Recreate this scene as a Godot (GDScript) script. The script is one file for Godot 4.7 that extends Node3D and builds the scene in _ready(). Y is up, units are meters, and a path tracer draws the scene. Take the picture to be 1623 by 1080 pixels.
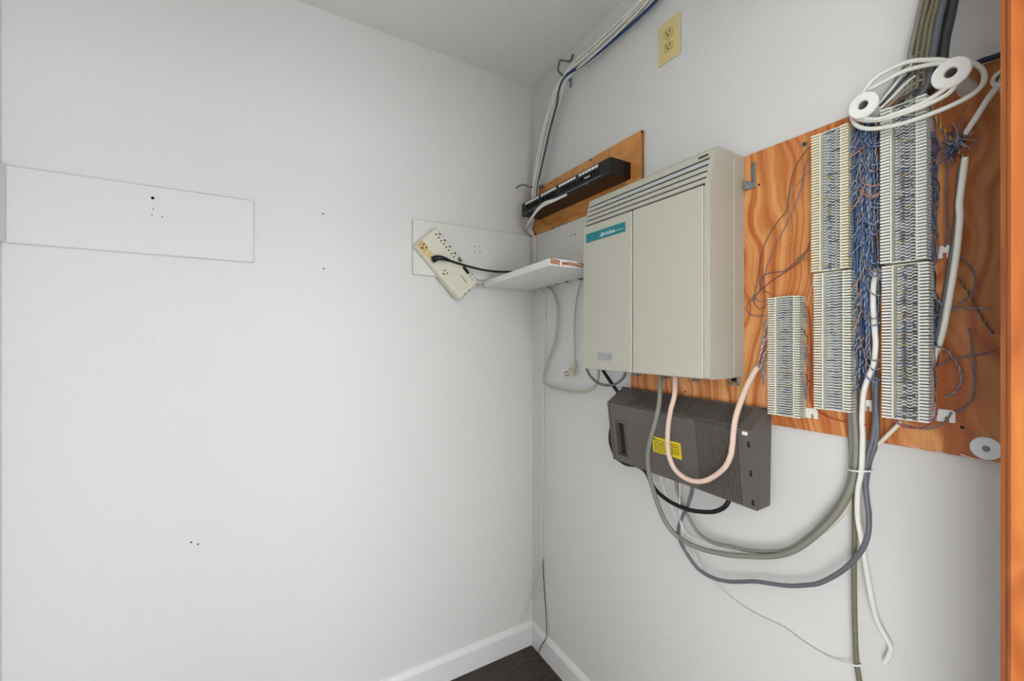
extends Node3D

# A telephone closet: origin in the room corner on the floor, x along the right wall, z along the left wall.

var rng := RandomNumberGenerator.new()
var used := {}
var mats := {}

func _ready():
	rng.seed = 7
	# ---- camera, environment, lights
	var cam := Camera3D.new()
	cam.name = "camera"
	add_child(cam)
	cam.position = Vector3(1.5369, 1.325, 1.0024)
	cam.look_at_from_position(cam.position, cam.position + Vector3(-0.8633, 0, -0.5044), Vector3.UP)
	cam.fov = 78.4938
	cam.near = 0.02
	cam.current = true
	var env := Environment.new()
	env.background_mode = Environment.BG_COLOR
	env.background_color = Color(0.75, 0.8, 0.88)
	env.tonemap_mode = Environment.TONE_MAPPER_LINEAR
	env.tonemap_exposure = 0.96
	env.sdfgi_enabled = true
	env.ssao_enabled = true
	env.ssil_enabled = true
	var we := WorldEnvironment.new()
	we.name = "world_environment"
	we.environment = env
	add_child(we)
	added_window_light("added_window_1", Vector3(4.36, 1.1, 0.3), 0.0, Vector2(1.8, 2.0), 1.45)
	added_window_light("added_window_2", Vector3(2.7, 1.1, 3.16), -PI / 2, Vector2(1.3, 2.0), 2.3)
	added_window_light("added_window_3", Vector3(3.1, 1.1, -1.16), PI / 2, Vector2(2.0, 2.0), 0.9)
	added_ceiling_panel(Vector3(2.9, 2.43, 1.1), Vector2(1.2, 1.2), 1.0)
	# ---- the setting
	make_materials()
	build_shell()
	build_boards()
	# ---- things
	shelf()
	power_strip()
	cabinet()
	dark_box()
	patch_panel()
	outlet_plate()
	blocks()
	spools()
	small_metal()
	cables()
	tangles()

# ------------------------------------------------------------------ naming
func numbered(n: String) -> String:
	if not used.has(n):
		used[n] = 0
		return n
	used[n] += 1
	return "%s_%03d" % [n, used[n]]

func tag(o: Node3D, label: String, category: String, group := "") -> Node3D:
	o.set_meta("label", label)
	o.set_meta("category", category)
	if group != "":
		o.set_meta("group", group)
	return o

func thing(called: String, label: String, category: String, at := Vector3.ZERO, group := "") -> Node3D:
	var o := Node3D.new()
	o.name = numbered(called)
	add_child(o)
	o.position = at
	tag(o, label, category, group)
	return o

func put(called: String, st: SurfaceTool, m: Material, parent: Node = null, at := Vector3.ZERO) -> MeshInstance3D:
	var o := MeshInstance3D.new()
	o.mesh = st.commit()
	o.material_override = m
	o.position = at
	if parent == null:
		o.name = numbered(called)
		add_child(o)
	else:
		o.name = called
		parent.add_child(o, true)
	return o

func struct(called: String, st: SurfaceTool, m: Material) -> MeshInstance3D:
	var o := put(called, st, m)
	o.set_meta("kind", "structure")
	return o

# ------------------------------------------------------------------ shapes
func mb() -> SurfaceTool:
	var st := SurfaceTool.new()
	st.begin(Mesh.PRIMITIVE_TRIANGLES)
	return st

func tri(st: SurfaceTool, a: Vector3, b: Vector3, c: Vector3, n: Vector3):
	if (b - a).cross(c - a).dot(n) > 0:
		var t := b
		b = c
		c = t
	for p in [a, b, c]:
		st.set_normal(n)
		st.set_uv(planar(p, n))
		st.add_vertex(p)

func planar(p: Vector3, n: Vector3) -> Vector2:
	var q := n.abs()
	if q.x >= q.y and q.x >= q.z:
		return Vector2(p.z, p.y)
	if q.y >= q.z:
		return Vector2(p.x, p.z)
	return Vector2(p.x, p.y)

func poly(st: SurfaceTool, pts: Array, out_from: Vector3):
	# flat convex polygon facing away from a point
	var n: Vector3 = (pts[1] - pts[0]).cross(pts[2] - pts[0]).normalized()
	if n.dot(pts[0] - out_from) < 0:
		n = -n
	for i in range(1, pts.size() - 1):
		tri(st, pts[0], pts[i], pts[i + 1], n)

func box(st: SurfaceTool, lo: Vector3, hi: Vector3, bev := 0.0):
	var c := (lo + hi) / 2.0
	var h := (hi - lo) / 2.0
	if bev <= 0.0:
		for ax in 3:
			for s in [-1.0, 1.0]:
				var u := (ax + 1) % 3
				var v := (ax + 2) % 3
				var q := []
				for k in [[-1, -1], [1, -1], [1, 1], [-1, 1]]:
					var p := Vector3.ZERO
					p[ax] = s * h[ax]
					p[u] = k[0] * h[u]
					p[v] = k[1] * h[v]
					q.append(c + p)
				poly(st, q, c)
		return
	var i := h - Vector3(bev, bev, bev)
	for ax in 3:
		var u := (ax + 1) % 3
		var v := (ax + 2) % 3
		for s in [-1.0, 1.0]:
			var q := []
			for k in [[-1, -1], [1, -1], [1, 1], [-1, 1]]:
				var p := Vector3.ZERO
				p[ax] = s * h[ax]
				p[u] = k[0] * i[u]
				p[v] = k[1] * i[v]
				q.append(c + p)
			poly(st, q, c)
		for su in [-1.0, 1.0]:
			for sv in [-1.0, 1.0]:
				var a := Vector3.ZERO
				var b := Vector3.ZERO
				a[u] = su * h[u]
				a[v] = sv * i[v]
				b[u] = su * i[u]
				b[v] = sv * h[v]
				var a2 := a
				var b2 := b
				a[ax] = -i[ax]
				b[ax] = -i[ax]
				a2[ax] = i[ax]
				b2[ax] = i[ax]
				poly(st, [c + a, c + b, c + b2, c + a2], c)
	for sx in [-1.0, 1.0]:
		for sy in [-1.0, 1.0]:
			for sz in [-1.0, 1.0]:
				var s := Vector3(sx, sy, sz)
				poly(st, [c + s * Vector3(h.x, i.y, i.z), c + s * Vector3(i.x, h.y, i.z), c + s * Vector3(i.x, i.y, h.z)], c)

func prism(st: SurfaceTool, prof: Array, axis: int, lo: float, hi: float):
	# a 2-D outline (the two other axes in cyclic order) pushed along an axis; concave outlines allowed
	var u := (axis + 1) % 3
	var v := (axis + 2) % 3
	var pv := PackedVector2Array(prof)
	if Geometry2D.is_polygon_clockwise(pv):
		pv.reverse()
	var at := func(p: Vector2, w: float) -> Vector3:
		var r := Vector3.ZERO
		r[u] = p.x
		r[v] = p.y
		r[axis] = w
		return r
	var nz := Vector3.ZERO
	nz[axis] = 1.0
	var ix := Geometry2D.triangulate_polygon(pv)
	for k in range(0, ix.size(), 3):
		tri(st, at.call(pv[ix[k]], hi), at.call(pv[ix[k + 1]], hi), at.call(pv[ix[k + 2]], hi), nz)
		tri(st, at.call(pv[ix[k]], lo), at.call(pv[ix[k + 1]], lo), at.call(pv[ix[k + 2]], lo), -nz)
	for k in pv.size():
		var p := pv[k]
		var q := pv[(k + 1) % pv.size()]
		var d := (q - p).normalized()
		var n: Vector3 = at.call(Vector2(d.y, -d.x), 0.0)
		tri(st, at.call(p, lo), at.call(q, lo), at.call(q, hi), n)
		tri(st, at.call(p, lo), at.call(q, hi), at.call(p, hi), n)

func rrect(w: float, h: float, r: float, seg := 4) -> Array:
	var o := []
	for k in 4:
		var c := Vector2((w / 2 - r) * (1 if k == 0 or k == 3 else -1), (h / 2 - r) * (1 if k < 2 else -1))
		for s in seg + 1:
			var a := (k + float(s) / seg) * PI / 2
			o.append(c + Vector2(cos(a), sin(a)) * r)
	return o

func smooth_path(pts: Array, step := 0.008) -> PackedVector3Array:
	var o := PackedVector3Array()
	for i in pts.size() - 1:
		var p1: Vector3 = pts[i]
		var p2: Vector3 = pts[i + 1]
		var p0: Vector3 = pts[i - 1] if i > 0 else p1 * 2 - p2
		var p3: Vector3 = pts[i + 2] if i + 2 < pts.size() else p2 * 2 - p1
		var n := maxi(2, int(ceil(p1.distance_to(p2) / step)))
		for k in n:
			o.append(p1.cubic_interpolate(p2, p0, p3, float(k) / n))
	o.append(pts[-1])
	return o

func bent_path(pts: Array, r := 0.007) -> PackedVector3Array:
	# straight runs with short rounded corners
	var o := PackedVector3Array([pts[0]])
	for i in range(1, pts.size() - 1):
		var p: Vector3 = pts[i]
		var a: Vector3 = p + (pts[i - 1] - p).limit_length(r)
		var b: Vector3 = p + (pts[i + 1] - p).limit_length(r)
		for k in 5:
			var t := k / 4.0
			o.append(a.lerp(p, t).lerp(p.lerp(b, t), t))
	o.append(pts[-1])
	return o

func tube(st: SurfaceTool, path: PackedVector3Array, r: float, sides := 8, tint = null, helix := 0.0, pitch := 0.01, phase := 0.0, r_end := -1.0):
	var up := Vector3(0.31, 0.87, 0.39)
	var t0 := (path[1] - path[0]).normalized()
	var nrm := (up - t0 * up.dot(t0)).normalized()
	var rings := []
	var dist := 0.0
	var n := path.size()
	for i in n:
		var t := (path[mini(i + 1, n - 1)] - path[maxi(i - 1, 0)]).normalized()
		nrm = (nrm - t * nrm.dot(t)).normalized()
		var bi := t.cross(nrm)
		if i > 0:
			dist += path[i].distance_to(path[i - 1])
		var c := path[i]
		if helix > 0.0:
			var a := phase + dist / pitch * TAU
			c += (nrm * cos(a) + bi * sin(a)) * helix
		var rr := r if r_end < 0 else lerpf(r, r_end, float(i) / (n - 1))
		var ring := []
		for k in sides:
			var a := TAU * k / sides
			var d := nrm * cos(a) + bi * sin(a)
			ring.append([c + d * rr, d])
		rings.append([ring, c, t])
	for i in n - 1:
		for k in sides:
			var a = rings[i][0][k]
			var b = rings[i][0][(k + 1) % sides]
			var c = rings[i + 1][0][(k + 1) % sides]
			var d = rings[i + 1][0][k]
			for v in [a, c, b, a, d, c]:
				if tint != null:
					st.set_color(tint)
				st.set_normal(v[1])
				st.set_uv(Vector2.ZERO)
				st.add_vertex(v[0])
	for e in [0, n - 1]:
		var nn: Vector3 = rings[e][2] * (-1.0 if e == 0 else 1.0)
		for k in range(1, sides - 1):
			if tint != null:
				st.set_color(tint)
			tri(st, rings[e][0][0][0], rings[e][0][k][0], rings[e][0][k + 1][0], nn)

func lathe(st: SurfaceTool, prof: Array, seg := 24, basis := Basis.IDENTITY, at := Vector3.ZERO):
	# prof: Vector2(radius, height) along local z
	for i in prof.size() - 1:
		var p: Vector2 = prof[i]
		var q: Vector2 = prof[i + 1]
		var d := (q - p).normalized()
		for k in seg:
			var a := TAU * k / seg
			var b := TAU * (k + 1) / seg
			var na := Vector3(d.y * cos(a), d.y * sin(a), -d.x)
			var nb := Vector3(d.y * cos(b), d.y * sin(b), -d.x)
			var v := [[Vector3(p.x * cos(a), p.x * sin(a), p.y), na], [Vector3(p.x * cos(b), p.x * sin(b), p.y), nb], [Vector3(q.x * cos(b), q.x * sin(b), q.y), nb], [Vector3(q.x * cos(a), q.x * sin(a), q.y), na]]
			for f in [[0, 2, 1], [0, 3, 2]]:
				for j in f:
					st.set_normal(basis * v[j][1])
					st.set_uv(Vector2(v[j][0].x, v[j][0].y))
					st.add_vertex(at + basis * v[j][0])

func cable(called: String, label: String, pts: Array, r: float, m: Material, group := "", sides := 10, category := "cable") -> MeshInstance3D:
	var st := mb()
	var o: Vector3 = pts[0]
	var q := []
	for p in pts:
		q.append(p - o)
	tube(st, smooth_path(q), r, sides)
	var c := put(called, st, m, null, o)
	tag(c, label, category, group)
	return c

func pair(called: String, label: String, pts: Array, r: float, ma: Material, mbb: Material, group := "", pitch := 0.014) -> Node3D:
	# two thin conductors twisted round each other: one thing, two strands
	var o: Vector3 = pts[0]
	var t := thing(called, label, "wire", o, group)
	var q := []
	for p in pts:
		q.append(p - o)
	var path := smooth_path(q, 0.003)
	for k in 2:
		var st := mb()
		tube(st, path, r, 5, null, r, pitch, PI * k)
		put("strand", st, [ma, mbb][k], t)
	return t

# ------------------------------------------------------------------ materials
func mat(c: Color, rough := 0.5, metal := 0.0, spec := 0.5) -> StandardMaterial3D:
	var m := StandardMaterial3D.new()
	m.albedo_color = c
	m.roughness = rough
	m.metallic = metal
	m.metallic_specular = spec
	return m

func relief(m: StandardMaterial3D, freq: float, strength: float, scale: float, octaves := 3) -> StandardMaterial3D:
	var n := FastNoiseLite.new()
	n.seed = 11
	n.noise_type = FastNoiseLite.TYPE_SIMPLEX_SMOOTH
	n.frequency = freq
	n.fractal_octaves = octaves
	var t := NoiseTexture2D.new()
	t.width = 512
	t.height = 512
	t.seamless = true
	t.noise = n
	t.as_normal_map = true
	t.bump_strength = strength
	m.normal_enabled = true
	m.normal_texture = t
	m.normal_scale = 1.0
	m.uv1_triplanar = true
	m.uv1_world_triplanar = true
	m.uv1_scale = Vector3(scale, scale, scale)
	return m

func wood_image(w: int, h: int, metres: Vector2, seed_: int, light: Color, dark: Color, bands: float, warp: float, along_y: bool, leaf_shade := 0.0) -> ImageTexture:
	var im := Image.create(w, h, false, Image.FORMAT_RGB8)
	var n := FastNoiseLite.new()
	n.seed = seed_
	n.noise_type = FastNoiseLite.TYPE_SIMPLEX_SMOOTH
	n.frequency = 1.0
	n.fractal_octaves = 3
	var f := FastNoiseLite.new()
	f.seed = seed_ + 3
	f.frequency = 1.0
	f.fractal_octaves = 2
	for y in h:
		for x in w:
			var p := Vector2(float(x) / w * metres.x, float(y) / h * metres.y)
			var across := p.x if along_y else p.y
			var along := p.y if along_y else p.x
			var v: float = across * bands + n.get_noise_2d(across * 3.0, along * 1.7) * warp + 0.22 * n.get_noise_2d(across * 9.0 + 40.0, along * 5.0)
			var ring := f.get_noise_2d(v * 1.9, 7.3 + along * 0.35) * 0.5 + 0.5
			var line := pow(absf(sin(v * PI + 1.4 * n.get_noise_2d(v * 0.7, 3.0))), 5.0)
			var g := f.get_noise_2d(across * 420.0, along * 9.0) * 0.5 + 0.5
			var blot := n.get_noise_2d(across * 2.2 + 90.0, along * 2.2) * 0.5 + 0.5
			var k := clampf((ring - 0.5) * 1.35 + 0.42 + line * 0.30 * ring + (g - 0.5) * 0.36 + (blot - 0.5) * 0.7, 0.0, 1.0)
			var c := light.lerp(dark, k)
			if leaf_shade > 0.0 and p.x > leaf_shade + 0.004 * n.get_noise_2d(p.y * 6.0, 2.0):
				c = c.lerp(Color(0.56, 0.31, 0.13), 0.42)  # browner veneer and door jamb shade, both painted into the colour
			im.set_pixel(x, y, c)
	return ImageTexture.create_from_image(im)

func wood_mat(tex: Texture2D, metres: Vector2, rough := 0.5) -> StandardMaterial3D:
	var m := mat(Color.WHITE, rough)
	m.albedo_texture = tex
	m.uv1_scale = Vector3(1.0 / metres.x, 1.0 / metres.y, 1.0)
	return m

func make_materials():
	mats.wall = relief(mat(Color(0.865, 0.865, 0.86), 0.62), 0.02, 1.0, 3.0)
	mats.ceiling = relief(mat(Color(0.90, 0.90, 0.885), 0.9), 0.03, 3.5, 4.0, 3)
	mats.trim = mat(Color(0.9, 0.9, 0.9), 0.4)
	mats.board_white = mat(Color(0.865, 0.865, 0.86), 0.6)
	mats.board_grey = mat(Color(0.87, 0.865, 0.845), 0.5)
	mats.shelf = mat(Color(0.93, 0.93, 0.93), 0.4)
	mats.hole = mat(Color(0.06, 0.055, 0.05), 0.8)
	mats.steel = mat(Color(0.62, 0.64, 0.66), 0.35, 0.85)
	mats.dark_steel = mat(Color(0.47, 0.48, 0.49), 0.45, 0.4)
	mats.zinc = mat(Color(0.82, 0.85, 0.87), 0.35, 0.35)
	mats.galv = mat(Color(0.56, 0.61, 0.61), 0.4, 0.4)
	mats.black = mat(Color(0.025, 0.025, 0.028), 0.4)
	mats.black_cord = mat(Color(0.03, 0.03, 0.03), 0.45)
	mats.ivory = mat(Color(0.87, 0.80, 0.57), 0.35)
	mats.ivory_dark = mat(Color(0.82, 0.74, 0.5), 0.35)
	mats.cab = relief(mat(Color(0.755, 0.75, 0.70), 0.55), 0.12, 1.5, 8.0, 2)
	mats.box = relief(mat(Color(0.39, 0.365, 0.35), 0.5), 0.12, 1.5, 8.0, 2)
	mats.box_rib = mats.box
	mats.white_plastic = mat(Color(0.93, 0.93, 0.91), 0.35)
	mats.cream_plastic = mat(Color(0.94, 0.91, 0.80), 0.4)
	mats.off_plastic = mat(Color(0.90, 0.90, 0.84), 0.4)
	mats.strip = mat(Color(0.87, 0.86, 0.79), 0.4)
	mats.clip = mat(Color(0.86, 0.87, 0.88), 0.4, 0.2)
	mats.white_cable = mat(Color(0.90, 0.90, 0.87), 0.4)
	mats.blue_cable = mat(Color(0.10, 0.26, 0.55), 0.4)
	mats.beige_cable = mat(Color(0.72, 0.71, 0.64), 0.45)
	mats.grey_cable = mat(Color(0.53, 0.53, 0.49), 0.45)
	mats.olive_cable = mat(Color(0.47, 0.45, 0.37), 0.45)
	mats.dark_cable = mat(Color(0.24, 0.24, 0.24), 0.45)
	mats.slate_cable = mat(Color(0.40, 0.415, 0.44), 0.45)
	mats.buff_cable = mat(Color(0.86, 0.82, 0.75), 0.45)
	mats.pink_cable = mat(Color(0.90, 0.79, 0.73), 0.5)
	mats.w_blue = mat(Color(0.16, 0.33, 0.60), 0.4)
	mats.w_white = mat(Color(0.80, 0.81, 0.82), 0.4)
	mats.w_pale = mat(Color(0.62, 0.63, 0.66), 0.4)
	mats.w_violet = mat(Color(0.46, 0.42, 0.52), 0.4)
	mats.w_grey = mat(Color(0.42, 0.43, 0.46), 0.4)
	mats.w_orange = mat(Color(0.80, 0.42, 0.20), 0.4)
	mats.w_brown = mat(Color(0.36, 0.23, 0.15), 0.4)
	mats.w_yellow = mat(Color(0.85, 0.72, 0.25), 0.4)
	mats.w_red = mat(Color(0.72, 0.16, 0.11), 0.4)
	mats.w_green = mat(Color(0.30, 0.45, 0.30), 0.4)
	mats.tint = mat(Color.WHITE, 0.4)
	mats.tint.vertex_color_use_as_albedo = true
	mats.raw_edge = wood_mat(wood_image(128, 64, Vector2(0.16, 0.03), 5, Color(0.86, 0.80, 0.74), Color(0.60, 0.27, 0.13), 30.0, 2.5, false), Vector2(0.16, 0.03), 0.8)
	var big := Vector2(0.84, 0.66)
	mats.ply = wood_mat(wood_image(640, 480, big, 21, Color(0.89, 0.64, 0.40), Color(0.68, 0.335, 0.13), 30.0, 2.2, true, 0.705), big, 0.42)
	var sm := Vector2(0.66, 0.22)
	mats.ply_strip = wood_mat(wood_image(420, 140, sm, 33, Color(0.90, 0.65, 0.38), Color(0.72, 0.42, 0.18), 13.0, 2.2, false), sm, 0.42)
	mats.ply_edge = wood_mat(wood_image(32, 128, Vector2(0.02, 0.4), 41, Color(0.80, 0.60, 0.38), Color(0.36, 0.20, 0.10), 150.0, 0.6, true), Vector2(0.02, 0.4), 0.7)
	var jb := Vector2(0.2, 2.0)
	mats.jamb = wood_mat(wood_image(64, 512, jb, 51, Color(0.77, 0.455, 0.21), Color(0.62, 0.315, 0.12), 14.0, 0.8, true), jb, 0.35)
	var fl := Vector2(0.3, 1.2)
	mats.floor = wood_mat(wood_image(128, 512, fl, 61, Color(0.30, 0.23, 0.19), Color(0.16, 0.12, 0.10), 20.0, 1.0, true), fl, 0.38)
	mats.floor_base = mat(Color(0.10, 0.08, 0.07), 0.8)

# ------------------------------------------------------------------ lights
func added_window_light(called: String, at: Vector3, turn: float, size: Vector2, energy: float):
	# added unseen window and area light, placed to light the closet through its door
	var t := Node3D.new()
	t.name = called
	t.set_meta("kind", "structure")
	add_child(t)
	t.position = at
	t.rotation.y = turn
	var st := mb()
	box(st, Vector3(-0.005, -size.y / 2, -size.x / 2), Vector3(0.005, size.y / 2, size.x / 2))
	var m := mat(Color(0.9, 0.95, 1.0), 0.3)
	m.emission_enabled = true
	m.emission = Color(0.95, 0.98, 1.0)
	m.emission_energy_multiplier = 1.0
	put("added_window_pane", st, m, t)
	var fr := mb()
	for s in [-1.0, 1.0]:
		box(fr, Vector3(-0.03, -size.y / 2 - 0.05, s * (size.x / 2 + 0.025) - 0.025), Vector3(0.02, size.y / 2 + 0.05, s * (size.x / 2 + 0.025) + 0.025), 0.004)
		box(fr, Vector3(-0.03, s * (size.y / 2 + 0.025) - 0.025, -size.x / 2), Vector3(0.02, s * (size.y / 2 + 0.025) + 0.025, size.x / 2), 0.004)
	put("added_window_frame", fr, mat(Color(0.9, 0.9, 0.9), 0.4), t)
	area(at + Vector3(-0.04, 0, 0).rotated(Vector3.UP, turn), Vector3(0, PI / 2 + turn, 0), size, energy, Color(0.996, 0.999, 0.992))

func added_ceiling_panel(at: Vector3, size: Vector2, energy: float):  # unseen panel and area light added to light hall and closet
	var t := thing("added_ceiling_light", "added square white ceiling light panel, unseen in the room behind the doorway", "ceiling light", at)
	var st := mb()
	box(st, Vector3(-size.x / 2, -0.012, -size.y / 2), Vector3(size.x / 2, 0.0, size.y / 2), 0.002)
	var m := mat(Color(0.95, 0.95, 0.95), 0.4)
	m.emission_enabled = true
	m.emission = Color(1.0, 0.98, 0.95)
	put("diffuser", st, m, t)
	var fr := mb()
	for s in [-1.0, 1.0]:
		box(fr, Vector3(s * (size.x / 2 + 0.012) - 0.012, -0.02, -size.y / 2 - 0.024), Vector3(s * (size.x / 2 + 0.012) + 0.012, 0.0, size.y / 2 + 0.024), 0.002)
		box(fr, Vector3(-size.x / 2, -0.02, s * (size.y / 2 + 0.012) - 0.012), Vector3(size.x / 2, 0.0, s * (size.y / 2 + 0.012) + 0.012), 0.002)
	put("frame", fr, mat(Color(0.9, 0.9, 0.9), 0.4), t)
	area(at + Vector3(0, -0.03, 0), Vector3(-PI / 2, 0, 0), size, energy, Color(0.996, 0.999, 0.992))

func area(at: Vector3, turn: Vector3, size: Vector2, energy: float, c: Color):
	var l := AreaLight3D.new()
	l.name = "area_light"
	l.area_size = size
	l.area_normalize_energy = false
	l.light_energy = energy
	l.light_color = c
	l.area_range = 12.0
	l.area_attenuation = 2.0
	l.shadow_enabled = true
	add_child(l, true)
	l.position = at
	l.rotation = turn

# ------------------------------------------------------------------ the setting
func build_shell():
	var st := mb()
	box(st, Vector3(-0.12, 0, -0.12), Vector3(0, 2.44, 1.69))
	var wl := struct("wall_left", st, mats.wall)
	for p in [Vector3(0, 1.753, 0.8431), Vector3(0, 1.5679, 0.8412), Vector3(0, 0.7305, 1.1987), Vector3(0, 0.7209, 1.1822)]:
		var h := mb()
		lathe(h, [Vector2(0, 0.0012), Vector2(0.0022, 0.0008), Vector2(0.0026, 0)], 10, Basis(Vector3(0, 0, -1), Vector3(0, 1, 0), Vector3(1, 0, 0)))
		put("nail_hole", h, mats.hole, wl, p)
	st = mb()
	box(st, Vector3(0, 0, -0.12), Vector3(1.56, 2.44, 0))
	struct("wall_right", st, mats.wall)
	st = mb()
	box(st, Vector3(0, 0, 1.575), Vector3(1.56, 2.44, 1.69))
	struct("wall_near", st, mats.wall)
	# the wall with the doorway: two stubs and a header
	st = mb()
	box(st, Vector3(1.4255, 0, 0), Vector3(1.5335, 2.44, 0.29))
	box(st, Vector3(1.4255, 0, 1.42), Vector3(1.5335, 2.44, 1.575))
	box(st, Vector3(1.4255, 2.08, 0.29), Vector3(1.5335, 2.44, 1.42))
	struct("wall_entry", st, mats.wall)
	st = mb()
	box(st, Vector3(1.56, 0, -1.3), Vector3(4.4, 2.44, -1.2))
	box(st, Vector3(1.56, 0, 3.2), Vector3(4.4, 2.44, 3.3))
	box(st, Vector3(1.44, 0, -1.3), Vector3(1.56, 2.44, -0.12))
	box(st, Vector3(1.44, 0, 1.69), Vector3(1.56, 2.44, 3.3))
	box(st, Vector3(4.4, 0, -1.3), Vector3(4.5, 2.44, 3.3))
	struct("wall_hall", st, mats.wall)
	st = mb()
	box(st, Vector3(-0.12, 2.44, -1.3), Vector3(4.5, 2.54, 3.3))
	struct("ceiling", st, mats.ceiling)
	st = mb()
	box(st, Vector3(-0.12, -0.1, -1.3), Vector3(4.5, -0.006, 3.3))
	var fl := struct("floor", st, mats.floor_base)
	st = mb()
	box(st, Vector3(1.576, -0.006, -1.2), Vector3(4.4, 0.0, 3.2))
	struct("floor_hall", st, mat(Color(0.78, 0.775, 0.76), 0.6))  # unseen floor, made pale to bounce light onto the ceiling
	# laminate planks along z
	var x := 0.0
	var row := 0
	while x < 1.576:
		var z: float = [0.0, -0.55, -0.2][row % 3]
		var z1 := 1.575
		while z < z1:
			var a := maxf(z, 0.0)
			var b := minf(z + 1.2, z1)
			var pl := mb()
			box(pl, Vector3(0, -0.006, a), Vector3(minf(0.19, 1.576 - x) - 0.0006, 0, b - 0.0006), 0.0005)
			put("plank", pl, mats.floor, fl, Vector3(x, 0, 0))
			z += 1.2
		x += 0.19
		row += 1
	# baseboards with a sloped cap
	var prof := [Vector2(0, 0), Vector2(0.014, 0), Vector2(0.014, 0.078), Vector2(0.0115, 0.086), Vector2(0.006, 0.095), Vector2(0, 0.0985)]
	st = mb()
	var pz := []
	for p in prof:
		pz.append(Vector2(p.x, p.y))
	prism(st, pz, 2, 0.0, 1.575)
	struct("baseboard_left", st, mats.trim)
	st = mb()
	var px := []
	for p in prof:
		px.append(Vector2(p.y, p.x))
	prism(st, px, 0, 0.014, 1.4255)
	struct("baseboard_right", st, mats.trim)
	st = mb()
	box(st, Vector3(0.014, 0, 1.561), Vector3(1.4255, 0.0985, 1.575), 0.003)
	struct("baseboard_near", st, mats.trim)
	# stained wooden door frame round the doorway
	for s in [0, 1]:
		st = mb()
		var zz: float = 0.29 if s == 0 else 1.42
		var d: float = 1.0 if s == 0 else -1.0
		box(st, Vector3(1.4095, 0, minf(zz - d * 0.055, zz + d * 0.008)), Vector3(1.4255, 2.14, maxf(zz - d * 0.055, zz + d * 0.008)), 0.004)
		box(st, Vector3(1.4165, 0, minf(zz, zz + d * 0.018)), Vector3(1.5485, 2.08, maxf(zz, zz + d * 0.018)), 0.003)
		box(st, Vector3(1.5335, 0, minf(zz - d * 0.055, zz + d * 0.008)), Vector3(1.5495, 2.14, maxf(zz - d * 0.055, zz + d * 0.008)), 0.004)
		struct("trim_%d" % (s + 1), st, mats.jamb)
	st = mb()
	box(st, Vector3(1.4095, 2.072, 0.298), Vector3(1.4255, 2.14, 1.412), 0.004)
	box(st, Vector3(1.4165, 2.062, 0.308), Vector3(1.5485, 2.08, 1.402), 0.003)
	box(st, Vector3(1.5335, 2.072, 0.298), Vector3(1.5495, 2.14, 1.412), 0.004)
	struct("trim_3", st, mats.jamb)

func dot(parent: Node, called: String, at: Vector3, axis: int, r := 0.003, m: Material = null, proud := 0.0012):
	var h := mb()
	var b := Basis.IDENTITY if axis == 2 else Basis(Vector3(0, 0, -1), Vector3(0, 1, 0), Vector3(1, 0, 0))
	lathe(h, [Vector2(0, proud), Vector2(r * 0.7, proud * 0.9), Vector2(r, 0)], 12, b)
	put(called, h, m if m else mats.hole, parent, at)

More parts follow.
